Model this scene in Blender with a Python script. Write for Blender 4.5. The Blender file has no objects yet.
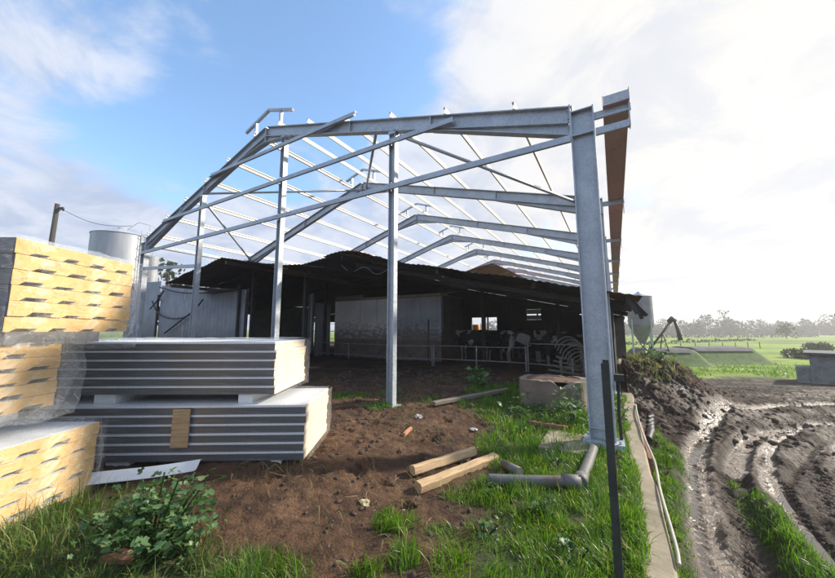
import bpy, bmesh, math, random
import numpy as np
from mathutils import Vector, Matrix, Quaternion

random.seed(7)
RNG = np.random.default_rng(11)
scene = bpy.context.scene
COL = scene.collection
YAW = math.radians(30.62)
PITCH = math.radians(7.04)
RT = Vector((math.cos(YAW), math.sin(YAW), 0))
FW = Vector((-math.sin(YAW), math.cos(YAW), 0))


def cam_pt(lat, dep, z=0.0):
    """world point from a sideways and a forward distance along the viewing heading"""
    p = RT * lat + FW * dep
    return Vector((p.x, p.y, z))


# ------------------------------------------------------------------ numpy noise
def _hash(ix, iy, seed):
    n = (ix * 374761393 + iy * 668265263 + seed * 974711) & 0x7fffffff
    n = ((n ^ (n >> 13)) * 1274126177) & 0x7fffffff
    n = n ^ (n >> 16)
    return (n & 0xffff) / 65535.0


def vnoise(x, y, seed=0):
    x = np.asarray(x, float); y = np.asarray(y, float)
    ix = np.floor(x).astype(np.int64); iy = np.floor(y).astype(np.int64)
    fx = x - ix; fy = y - iy
    fx = fx * fx * (3 - 2 * fx); fy = fy * fy * (3 - 2 * fy)
    a = _hash(ix, iy, seed); b = _hash(ix + 1, iy, seed)
    c = _hash(ix, iy + 1, seed); d = _hash(ix + 1, iy + 1, seed)
    return (a * (1 - fx) + b * fx) * (1 - fy) + (c * (1 - fx) + d * fx) * fy


def fbm(x, y, seed=0, octv=4):
    s = 0; a = 1; t = 0
    for i in range(octv):
        s = s + a * vnoise(x * 2 ** i, y * 2 ** i, seed + i * 17); t += a; a *= .5
    return s / t


def sstep(a, b, x):
    t = np.clip((np.asarray(x, float) - a) / (b - a), 0, 1)
    return t * t * (3 - 2 * t)


def poly_dist(px, py, pts):
    """distance and arc position of points to a polyline"""
    best = np.full(px.shape, 1e9); arc = np.zeros(px.shape); acc = 0; side = np.zeros(px.shape)
    for (ax, ay), (bx, by) in zip(pts[:-1], pts[1:]):
        dx, dy = bx - ax, by - ay; L = math.hypot(dx, dy)
        t = np.clip(((px - ax) * dx + (py - ay) * dy) / (L * L), 0, 1)
        qx = px - (ax + t * dx); qy = py - (ay + t * dy)
        d = np.hypot(qx, qy); m = d < best
        best = np.where(m, d, best); arc = np.where(m, acc + t * L, arc)
        side = np.where(m, np.sign(dx * qy - dy * qx), side); acc += L
    return best, arc, side


def in_poly(px, py, poly):
    ins = np.zeros(px.shape, bool); n = len(poly)
    for i in range(n):
        x1, y1 = poly[i]; x2, y2 = poly[(i + 1) % n]
        c = ((y1 > py) != (y2 > py)) & (px < (x2 - x1) * (py - y1) / (y2 - y1 + 1e-12) + x1)
        ins ^= c
    return ins


def soft_poly(px, py, poly, w):
    ins = in_poly(px, py, poly)
    d, _, _ = poly_dist(px, py, list(poly) + [poly[0]])
    return np.clip(.5 + np.where(ins, d, -d) / (2 * w), 0, 1)


def smooth_line(pts, n=4):
    out = [tuple(map(float, p)) for p in pts]
    for _ in range(n):
        q = [out[0]]
        for a, b in zip(out[:-1], out[1:]):
            q.append(tuple(.75 * u + .25 * v for u, v in zip(a, b)))
            q.append(tuple(.25 * u + .75 * v for u, v in zip(a, b)))
        q.append(out[-1]); out = q
    return out


# ------------------------------------------------------------------ materials
def new_mat(name):
    m = bpy.data.materials.new(name); m.use_nodes = True
    nt = m.node_tree; nt.nodes.clear()
    out = nt.nodes.new('ShaderNodeOutputMaterial')
    return m, nt, out


def N(nt, kind, **kw):
    n = nt.nodes.new(kind)
    for k, v in kw.items():
        if k in n.inputs: n.inputs[k].default_value = v
        else: setattr(n, k, v)
    return n


def ramp(nt, fac, stops):
    r = nt.nodes.new('ShaderNodeValToRGB')
    e = r.color_ramp.elements
    while len(e) > len(stops): e.remove(e[-1])
    while len(e) < len(stops): e.new(.5)
    for el, (p, c) in zip(e, stops):
        el.position = p; el.color = (*c, 1) if len(c) == 3 else c
    nt.links.new(fac, r.inputs['Fac'])
    return r.outputs['Color']


def mixc(nt, fac, a, b, mode='MIX'):
    m = nt.nodes.new('ShaderNodeMix'); m.data_type = 'RGBA'; m.blend_type = mode
    for sock, v in ((0, fac), (6, a), (7, b)):
        if isinstance(v, (int, float)): m.inputs[sock].default_value = v
        elif isinstance(v, (tuple, list)): m.inputs[sock].default_value = (*v[:3], 1)
        else: nt.links.new(v, m.inputs[sock])
    return m.outputs[2]


def mth(nt, op, a, b=None, c=None, clamp=False):
    m = nt.nodes.new('ShaderNodeMath'); m.operation = op; m.use_clamp = clamp
    for i, v in enumerate((a, b, c)):
        if v is None: continue
        if isinstance(v, (int, float)): m.inputs[i].default_value = v
        else: nt.links.new(v, m.inputs[i])
    return m.outputs[0]


def noise(nt, vec, scale, detail=4, rough=.55, dist=0.0):
    n = N(nt, 'ShaderNodeTexNoise'); n.inputs['Scale'].default_value = scale
    n.inputs['Detail'].default_value = detail; n.inputs['Roughness'].default_value = rough
    n.inputs['Distortion'].default_value = dist
    if vec is not None: nt.links.new(vec, n.inputs['Vector'])
    return n.outputs['Fac']


def coords(nt, scale=(1, 1, 1), kind='Object'):
    tc = nt.nodes.new('ShaderNodeTexCoord'); mp = nt.nodes.new('ShaderNodeMapping')
    mp.inputs['Scale'].default_value = scale
    nt.links.new(tc.outputs[kind], mp.inputs['Vector'])
    return mp.outputs['Vector']


def bump(nt, h, strength=.3, dist=.02):
    b = nt.nodes.new('ShaderNodeBump'); b.inputs['Strength'].default_value = strength
    b.inputs['Distance'].default_value = dist
    nt.links.new(h, b.inputs['Height']); return b.outputs['Normal']


def std(name, cols, scale=4, metal=0.0, rough=(.5, .8), bmp=.15, bscale=None, stretch=(1, 1, 1), spots=None, detail=5, spec=.5):
    """noise-coloured surface: cols low->high, optional dark/rust spots (colour, scale, threshold)"""
    m, nt, out = new_mat(name)
    v = coords(nt, stretch)
    f = noise(nt, v, scale, detail, .6, .3)
    k = [(.3 + .4 * i / max(1, len(cols) - 1), c) for i, c in enumerate(cols)]
    c = ramp(nt, f, k)
    if spots:
        for sc, ss, th in spots:
            g = noise(nt, v, ss, 6, .65, .6)
            g = ramp(nt, g, [(th, (0, 0, 0)), (min(1, th + .12), (1, 1, 1))])
            c = mixc(nt, g, c, sc)
    p = N(nt, 'ShaderNodeBsdfPrincipled')
    p.inputs['Metallic'].default_value = metal
    p.inputs['Specular IOR Level'].default_value = spec
    nt.links.new(c, p.inputs['Base Color'])
    rr = nt.nodes.new('ShaderNodeMapRange')
    rr.inputs['To Min'].default_value = rough[0]; rr.inputs['To Max'].default_value = rough[1]
    f2 = noise(nt, v, scale * 2.3, 3)
    nt.links.new(f2, rr.inputs['Value']); nt.links.new(rr.outputs[0], p.inputs['Roughness'])
    if bmp:
        nt.links.new(bump(nt, noise(nt, v, bscale or scale * 6, 6, .6), bmp), p.inputs['Normal'])
    nt.links.new(p.outputs[0], out.inputs[0])
    return m


M = {}
def galv_mat():
    m, nt, out = new_mat('galvanised_steel'); v = coords(nt)
    big = noise(nt, v, 2.6, 6, .6, .5)
    c = ramp(nt, big, [(.32, (.34, .385, .43)), (.5, (.42, .46, .50)), (.68, (.53, .565, .60))])
    vo = N(nt, 'ShaderNodeTexVoronoi'); vo.inputs['Scale'].default_value = 38; nt.links.new(v, vo.inputs['Vector'])
    bw = nt.nodes.new('ShaderNodeRGBToBW'); nt.links.new(vo.outputs['Color'], bw.inputs[0])
    c = mixc(nt, .32, c, ramp(nt, bw.outputs[0], [(.2, (.27, .31, .35)), (.8, (.62, .65, .68))]))
    st = noise(nt, coords(nt, (14, 14, .9)), 2, 5, .65)
    c = mixc(nt, ramp(nt, st, [(.6, (0, 0, 0)), (.74, (.7, .7, .7))]), c, (.62, .63, .63))
    gr = noise(nt, v, 7, 6, .7, .4)
    c = mixc(nt, ramp(nt, gr, [(.62, (0, 0, 0)), (.74, (.6, .6, .6))]), c, (.22, .22, .215))
    p = N(nt, 'ShaderNodeBsdfPrincipled'); p.inputs['Metallic'].default_value = .3; nt.links.new(c, p.inputs['Base Color'])
    r = nt.nodes.new('ShaderNodeMapRange'); r.inputs['To Min'].default_value = .34; r.inputs['To Max'].default_value = .62
    nt.links.new(bw.outputs[0], r.inputs['Value']); nt.links.new(r.outputs[0], p.inputs['Roughness'])
    nt.links.new(bump(nt, noise(nt, v, 30, 3), .05), p.inputs['Normal']); nt.links.new(p.outputs[0], out.inputs[0]); return m


M['galv'] = galv_mat()
M['galv_sunlit'] = std('sunlit_zinc', [(.8, .75, .64), (.88, .84, .74)], 5, .0, (.35, .5), .03)  # warm cream puts the sunlight on the purlins into their colour
M['galv_dull'] = std('dull_tube', [(.2, .2, .2), (.33, .32, .31)], 6, .35, (.45, .7), .08, spots=[((.12, .07, .045), 8, .62)])
M['red_oxide'] = std('red_oxide_primer', [(.52, .34, .33), (.6, .42, .41)], 3, .0, (.5, .7), .05, spots=[((.25, .1, .08), 5, .62)])
M['rust_sheet'] = std('rusty_sheet', [(.16, .06, .035), (.26, .11, .065), (.33, .2, .15)], 2.2, .1, (.6, .85), .15, spots=[((.07, .04, .035), 4, .58)])
M['red_sheet'] = std('rust_red_sheet', [(.27, .05, .03), (.36, .085, .055)], 2.2, 0, (.7, .9), .1, spots=[((.12, .035, .028), 3, .58)])
M['old_roof'] = std('old_roof_sheet', [(.034, .031, .032), (.06, .055, .054)], 1.5, .1, (.6, .85), .1, spots=[((.09, .045, .03), 2.5, .62)])  # low albedo also puts the barn's inner shade into the roof colour
M['old_wall'] = std('shade_darkened_boards', [(.018, .018, .02), (.04, .038, .036)], 2, 0, (.7, .95), .2)  # near-black tone carries the unlit interior in the colour
M['dark_steel'] = std('dark_steel', [(.04, .047, .04), (.075, .08, .068)], 8, .3, (.4, .65), .1)
M['shaded_sheet'] = std('shaded_white_cladding', [(.2, .205, .22), (.3, .305, .32)], 1.2, 0, (.45, .7), .04, spots=[((.3, .29, .28), 2.4, .62)])  # white sheeting greyed to put the roof's shade into its colour
M['whitewash'] = std('whitewashed_plaster', [(.62, .6, .57), (.8, .79, .76)], 1.3, 0, (.8, .95), .15, spots=[((.3, .27, .25), 1.6, .52), ((.13, .11, .1), 5, .57)])
M['grey_render'] = std('grey_render', [(.32, .33, .35), (.46, .47, .49)], 1.6, 0, (.8, .95), .15, spots=[((.2, .19, .18), 2.5, .55), ((.12, .1, .09), 6, .6)])
M['brown_render'] = std('soiled_render', [(.11, .085, .07), (.19, .15, .125)], 2.2, 0, (.8, .95), .25, spots=[((.06, .05, .045), 3, .58)])
M['concrete'] = std('weathered_concrete', [(.22, .18, .12), (.35, .30, .215)], 3, 0, (.75, .95), .3, spots=[((.09, .10, .045), 2.2, .58), ((.10, .085, .06), 7, .6)])
M['pit_concrete'] = std('old_pit_concrete', [(.15, .12, .085), (.25, .21, .155)], 3.5, 0, (.8, .95), .35, spots=[((.07, .08, .035), 3, .55), ((.06, .05, .045), 6, .6)])
M['pink_concrete'] = std('pinkish_concrete', [(.15, .11, .085), (.24, .18, .14)], 3.5, 0, (.8, .95), .35, spots=[((.07, .055, .045), 4, .58)])
def block_mat():
    m, nt, out = new_mat('grey_block'); v = coords(nt)
    tc2 = nt.nodes.new('ShaderNodeSeparateXYZ'); nt.links.new(v, tc2.inputs[0])
    cb2 = nt.nodes.new('ShaderNodeCombineXYZ'); nt.links.new(mth(nt, 'ADD', tc2.outputs[0], tc2.outputs[1]), cb2.inputs[0]); nt.links.new(tc2.outputs[2], cb2.inputs[1])
    bk = N(nt, 'ShaderNodeTexBrick'); bk.inputs['Scale'].default_value = 2.5; bk.inputs['Mortar Size'].default_value = .012
    bk.inputs['Color1'].default_value = (.22, .225, .23, 1); bk.inputs['Color2'].default_value = (.29, .29, .295, 1); bk.inputs['Mortar'].default_value = (.13, .13, .125, 1)
    nt.links.new(cb2.outputs[0], bk.inputs['Vector'])
    c = mixc(nt, ramp(nt, noise(nt, v, 1.4, 7, .7, .4), [(.48, (0, 0, 0)), (.66, (.85, .85, .85))]), bk.outputs['Color'], (.1, .095, .085))
    p = N(nt, 'ShaderNodeBsdfPrincipled'); p.inputs['Roughness'].default_value = .9; nt.links.new(c, p.inputs['Base Color'])
    nt.links.new(bump(nt, noise(nt, v, 14, 5), .3), p.inputs['Normal']); nt.links.new(p.outputs[0], out.inputs[0]); return m


M['block'] = block_mat()
M['foam_yellow'] = std('yellow_foam', [(.60, .36, .12), (.69, .46, .19)], 4, 0, (.75, .9), .3, bscale=40, spots=[((.72, .58, .38), 7, .55), ((.44, .26, .11), 13, .66)])
M['foam_pale'] = std('pale_orange_foam', [(.70, .54, .37), (.80, .67, .51)], 8, 0, (.75, .9), .25, bscale=30)
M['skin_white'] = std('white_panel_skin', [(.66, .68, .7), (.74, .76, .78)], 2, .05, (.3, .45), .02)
M['panel_core'] = std('dark_panel_joint', [(.10, .105, .115), (.18, .175, .17)], 3, .2, (.25, .5), .03, stretch=(.6, 6, 6), spots=[((.17, .125, .095), 1.2, .56), ((.26, .26, .27), 2.2, .6)])  # brown blotches paint reflections onto the panel edges
M['slot_skin'] = std('pale_rib_skin', [(.5, .49, .47), (.62, .6, .58)], 6, .1, (.4, .6), .05)  # pale grey metal skin lining the rib slots
M['styro'] = std('white_polystyrene', [(.7, .7, .69), (.8, .8, .79)], 12, 0, (.8, .95), .2)
M['timber'] = std('sawn_timber', [(.33, .21, .11), (.48, .33, .18), (.56, .41, .24)], 3, 0, (.7, .9), .25, stretch=(1.2, 14, 14), spots=[((.17, .095, .045), 1.6, .62)])
M['timber_end'] = std('timber_end_grain', [(.36, .24, .12), (.5, .35, .18)], 14, 0, (.75, .9), .2)
M['old_timber'] = std('weathered_timber', [(.14, .115, .09), (.24, .2, .16)], 3, 0, (.8, .95), .3, stretch=(1.5, 14, 14))
M['red_timber'] = std('red_brown_board', [(.2, .085, .05), (.3, .14, .085)], 5, 0, (.7, .9), .25, stretch=(1.5, 10, 10))
M['brick'] = std('orange_brick', [(.36, .16, .085), (.46, .23, .13)], 12, 0, (.8, .95), .3)
M['pvc'] = std('grey_plastic_pipe', [(.10, .10, .10), (.16, .155, .15)], 4, 0, (.5, .7), .08, spots=[((.1, .07, .045), 4, .52)])
M['pvc_pale'] = std('pale_pipe', [(.3, .27, .21), (.46, .43, .36)], 4, 0, (.4, .6), .08, spots=[((.25, .2, .13), 6, .62)])
M['black_rubber'] = std('black_rubber', [(.02, .02, .022), (.035, .035, .035)], 6, 0, (.5, .7), .1)
M['tarp'] = std('grey_silage_sheet', [(.06, .063, .07), (.11, .113, .12)], .8, 0, (.8, .95), .3)
M['orange_plastic'] = std('orange_plastic', [(.75, .24, .03), (.8, .3, .05)], 6, 0, (.4, .6), .05)
M['white_scrap'] = std('white_scrap', [(.4, .39, .37), (.6, .59, .57)], 10, 0, (.7, .9), .3, spots=[((.2, .15, .11), 14, .55)])
M['blue_scrap'] = std('blue_white_plastic', [(.25, .34, .45), (.7, .72, .75)], 16, 0, (.3, .6), .3)
M['yellow_scrap'] = std('stained_yellow_paper', [(.4, .33, .16), (.6, .52, .3)], 18, 0, (.6, .9), .3)
M['pole_wood'] = std('tarred_pole', [(.035, .03, .028), (.07, .06, .05)], 5, 0, (.8, .95), .2, stretch=(8, 8, 1))
M['bark'] = std('bark', [(.06, .05, .04), (.12, .1, .08)], 8, 0, (.85, .95), .4, stretch=(3, 3, 1))
M['clod'] = std('soil_clod', [(.05, .034, .024), (.1, .068, .046)], 14, 0, (.85, 1), .5)
M['fill_soil'] = std('red_brown_rubbish', [(.09, .05, .035), (.16, .095, .065)], 9, 0, (.85, 1), .5)
M['worn_tube'] = std('worn_tube', [(.09, .082, .072), (.2, .185, .16)], 7, .2, (.5, .75), .1, spots=[((.3, .27, .22), 5, .6)])
M['straw'] = std('dry_straw', [(.2, .15, .08), (.34, .27, .15)], 10, 0, (.8, .95), .1)
M['window_light'] = std('frosted_sheet', [(.45, .5, .5), (.6, .66, .66)], 5, 0, (.2, .4), .05)


def wall_mat(name, cols):
    m, nt, out = new_mat(name); v = coords(nt)
    c = ramp(nt, noise(nt, v, 1.1, 5, .6), [(.35, cols[0]), (.65, cols[1])])
    sep = N(nt, 'ShaderNodeSeparateXYZ'); nt.links.new(v, sep.inputs[0])
    up = mth(nt, 'MULTIPLY_ADD', sep.outputs['Z'], -.75, 1.75)   # dirt thrown up from the floor, thinning out with height
    d = mth(nt, 'ADD', mth(nt, 'MULTIPLY', noise(nt, coords(nt, (1, 1, 1.5)), 4.5, 9, .75, .2), 1.3), mth(nt, 'MULTIPLY', up, .45))
    c = mixc(nt, ramp(nt, d, [(.78, (0, 0, 0)), (1.0, (.85, .85, .85))]), c, (.15, .125, .105))
    run = noise(nt, coords(nt, (3.2, 3.2, .12)), 2, 4, .6)
    c = mixc(nt, ramp(nt, run, [(.58, (0, 0, 0)), (.72, (.55, .55, .55))]), c, (.2, .18, .16))
    p = N(nt, 'ShaderNodeBsdfPrincipled'); p.inputs['Roughness'].default_value = .9; nt.links.new(c, p.inputs['Base Color'])
    nt.links.new(bump(nt, noise(nt, v, 12, 6), .25), p.inputs['Normal']); nt.links.new(p.outputs[0], out.inputs[0]); return m


M['whitewash'] = wall_mat('whitewashed_plaster', [(.62, .6, .57), (.8, .79, .76)])
M['grey_render'] = wall_mat('grey_render', [(.30, .31, .33), (.42, .43, .45)])


def leaf_mat(name, cols, trans=.45, rough=.5, attr='tone'):
    m, nt, out = new_mat(name)
    a = N(nt, 'ShaderNodeAttribute'); a.attribute_name = attr
    c = ramp(nt, a.outputs['Fac'], [(i / (len(cols) - 1), k) for i, k in enumerate(cols)])
    p = N(nt, 'ShaderNodeBsdfPrincipled'); p.inputs['Roughness'].default_value = rough
    p.inputs['Specular IOR Level'].default_value = .35
    nt.links.new(c, p.inputs['Base Color'])
    t = N(nt, 'ShaderNodeBsdfTranslucent')
    c2 = mixc(nt, 1.0, c, (1.25, 1.35, .5), 'MULTIPLY'); nt.links.new(c2, t.inputs['Color'])
    mx = N(nt, 'ShaderNodeMixShader'); mx.inputs[0].default_value = trans
    nt.links.new(p.outputs[0], mx.inputs[1]); nt.links.new(t.outputs[0], mx.inputs[2])
    nt.links.new(mx.outputs[0], out.inputs[0])
    return m


M['grass'] = leaf_mat('grass_blades', [(.05, .115, .014), (.10, .215, .018), (.17, .30, .03), (.27, .24, .09)], .45, .38)
M['grass_dry'] = leaf_mat('straggly_grass', [(.05, .10, .02), (.085, .155, .028), (.14, .2, .04), (.3, .26, .12)], .4, .5)
M['leaf'] = leaf_mat('broad_leaves', [(.03, .075, .022), (.06, .135, .045), (.11, .2, .08), (.2, .26, .1)], .35, .42)
M['far_leaf'] = leaf_mat('distant_leaves', [(.03, .045, .02), (.05, .065, .03), (.07, .085, .04)], .25, .7)


def film_mat(name, base_op, streak_scale, stretch, lo=.52, hi=.72, tint=(.78, .8, .82), hi_op=.4, crease_op=.5):
    m, nt, out = new_mat(name)
    v = coords(nt, stretch)
    f = noise(nt, v, streak_scale, 8, .7, 1.2)
    g = noise(nt, v, streak_scale * 4, 5, .7, .5)
    f = mth(nt, 'ADD', mth(nt, 'MULTIPLY', f, .7), mth(nt, 'MULTIPLY', g, .3))
    w1 = noise(nt, coords(nt, tuple(a * b for a, b in zip(stretch, (1, 1, 2.2)))), streak_scale * .55, 3, .5, 3.0)
    crease = mth(nt, 'SUBTRACT', 1.0, mth(nt, 'MULTIPLY', mth(nt, 'ABSOLUTE', mth(nt, 'SUBTRACT', w1, .5)), 55.0), clamp=True)
    op = nt.nodes.new('ShaderNodeMapRange')
    op.inputs['From Min'].default_value = lo; op.inputs['From Max'].default_value = hi
    op.inputs['To Min'].default_value = base_op; op.inputs['To Max'].default_value = hi_op
    nt.links.new(f, op.inputs['Value'])
    t = N(nt, 'ShaderNodeBsdfTransparent')
    p = N(nt, 'ShaderNodeBsdfPrincipled'); p.inputs['Base Color'].default_value = (*tint, 1)
    p.inputs['Roughness'].default_value = .22
    nt.links.new(bump(nt, f, .5, .02), p.inputs['Normal'])
    tl = N(nt, 'ShaderNodeBsdfTranslucent'); tl.inputs['Color'].default_value = (.85, .87, .89, 1)
    ps = N(nt, 'ShaderNodeMixShader'); ps.inputs[0].default_value = .5
    nt.links.new(p.outputs[0], ps.inputs[1]); nt.links.new(tl.outputs[0], ps.inputs[2])
    mx = N(nt, 'ShaderNodeMixShader')
    opc = mth(nt, 'ADD', op.outputs[0], mth(nt, 'MULTIPLY', mth(nt, 'MULTIPLY', crease, g), crease_op), clamp=True)
    lw = N(nt, 'ShaderNodeLayerWeight'); lw.inputs['Blend'].default_value = .5
    opc = mth(nt, 'ADD', opc, mth(nt, 'MULTIPLY', mth(nt, 'POWER', lw.outputs['Facing'], 3.0), .35), clamp=True)
    nt.links.new(opc, mx.inputs[0]); nt.links.new(t.outputs[0], mx.inputs[1]); nt.links.new(ps.outputs[0], mx.inputs[2])
    nt.links.new(mx.outputs[0], out.inputs[0])
    return m


M['film'] = film_mat('stretch_film', .09, 3.2, (1, 1.6, 1.6), .50, .70, hi_op=.42, crease_op=.7)
M['film_loose'] = film_mat('loose_stretch_film', .2, 4, (1, 1.5, 1), .5, .72, hi_op=.35, crease_op=.6)
M['film_side'] = film_mat('stretch_film_streaked', .02, 4, (7, 1, .3), .56, .78, hi_op=.34, crease_op=.3)


def cow_mat():
    m, nt, out = new_mat('black_white_hide')
    v = coords(nt)
    oi = N(nt, 'ShaderNodeObjectInfo')
    ad = N(nt, 'ShaderNodeVectorMath'); ad.operation = 'ADD'
    sc = N(nt, 'ShaderNodeVectorMath'); sc.operation = 'SCALE'; sc.inputs[0].default_value = (13, 7, 5)
    nt.links.new(oi.outputs['Random'], sc.inputs['Scale'])
    nt.links.new(v, ad.inputs[0]); nt.links.new(sc.outputs[0], ad.inputs[1])
    f = noise(nt, ad.outputs[0], 1.5, 3, .4, .4)
    c = ramp(nt, f, [(.55, (.014, .013, .014)), (.575, (.42, .39, .36))])
    sep = N(nt, 'ShaderNodeSeparateXYZ'); nt.links.new(v, sep.inputs[0])
    low = ramp(nt, sep.outputs['Z'], [(.42, (1, 1, 1)), (.5, (0, 0, 0))])
    c = mixc(nt, low, c, (.26, .23, .2))
    p = N(nt, 'ShaderNodeBsdfPrincipled'); p.inputs['Roughness'].default_value = .75
    nt.links.new(c, p.inputs['Base Color']); nt.links.new(p.outputs[0], out.inputs[0])
    return m


M['cow'] = cow_mat()


def ground_mat():
    m, nt, out = new_mat('farm_ground')
    v = coords(nt)
    A = lambda n: (lambda q: (setattr(q, 'attribute_name', n), q.outputs['Fac'])[1])(N(nt, 'ShaderNodeAttribute'))
    grass, wet, dark, field = A('grass'), A('wet'), A('dark'), A('field')
    n1 = noise(nt, v, 1.7, 8, .62, .4); n2 = noise(nt, v, 9, 7, .65, .3); n3 = noise(nt, v, 45, 4, .6)
    n4 = noise(nt, coords(nt, (.6, 1.9, 1)), .06, 6, .6, .2); n5 = noise(nt, v, .5, 5, .6)
    earth = ramp(nt, n1, [(.3, (.058, .029, .015)), (.5, (.11, .058, .030)), (.7, (.17, .098, .053))])
    earth = mixc(nt, ramp(nt, n2, [(.42, (0, 0, 0)), (.62, (1, 1, 1))]), earth, (.06, .032, .018))
    earth = mixc(nt, ramp(nt, n3, [(.60, (0, 0, 0)), (.7, (1, 1, 1))]), earth, (.16, .11, .065))
    earth = mixc(nt, ramp(nt, noise(nt, v, .9, 5, .6, .8), [(.5, (0, 0, 0)), (.62, (.75, .75, .75))]), earth, (.04, .022, .014))
    mud = ramp(nt, n1, [(.3, (.019, .0112, .0072)), (.55, (.036, .022, .0138)), (.72, (.066, .043, .029))])
    mud = mixc(nt, ramp(nt, n2, [(.5, (0, 0, 0)), (.65, (1, 1, 1))]), mud, (.036, .025, .018))
    c = mixc(nt, dark, earth, mud)
    c = mixc(nt, mth(nt, 'MULTIPLY', mth(nt, 'MULTIPLY', wet, wet), .9), c, (.22, .175, .14))  # pale silt tone of wet ruts, also painting in the bright sky sheen
    gr = ramp(nt, n2, [(.35, (.03, .045, .014)), (.65, (.06, .09, .024))])
    c = mixc(nt, mth(nt, 'MULTIPLY', grass, .85), c, gr)
    fl = ramp(nt, n4, [(.36, (.055, .09, .018)), (.43, (.12, .20, .016)), (.53, (.19, .30, .018)), (.64, (.25, .30, .035))])
    fl = mixc(nt, ramp(nt, n5, [(.55, (0, 0, 0)), (.7, (1, 1, 1))]), fl, (.07, .1, .032))
    c = mixc(nt, field, c, fl)
    p = N(nt, 'ShaderNodeBsdfPrincipled')
    nt.links.new(c, p.inputs['Base Color'])
    r = mth(nt, 'SUBTRACT', .92, mth(nt, 'MULTIPLY', wet, mth(nt, 'ADD', .12, mth(nt, 'MULTIPLY', n2, 1.0))))
    r = mth(nt, 'SUBTRACT', r, mth(nt, 'MULTIPLY', dark, mth(nt, 'MULTIPLY', n1, .1)))
    nt.links.new(r, p.inputs['Roughness'])
    p.inputs['Specular IOR Level'].default_value = .32
    h = mth(nt, 'ADD', mth(nt, 'MULTIPLY', n2, 1.0), mth(nt, 'MULTIPLY', n3, .45))
    nt.links.new(bump(nt, h, .9, .05), p.inputs['Normal'])
    nt.links.new(p.outputs[0], out.inputs[0])
    return m


M['ground'] = ground_mat()


def water_mat():
    m, nt, out = new_mat('muddy_water')
    v = coords(nt)
    p = N(nt, 'ShaderNodeBsdfPrincipled'); p.inputs['Base Color'].default_value = (.09, .075, .06, 1)
    p.inputs['Roughness'].default_value = .07; p.inputs['Specular IOR Level'].default_value = .6
    nt.links.new(bump(nt, noise(nt, v, 14, 3), .12, .01), p.inputs['Normal'])
    nt.links.new(p.outputs[0], out.inputs[0]); return m


M['water'] = water_mat()


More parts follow.
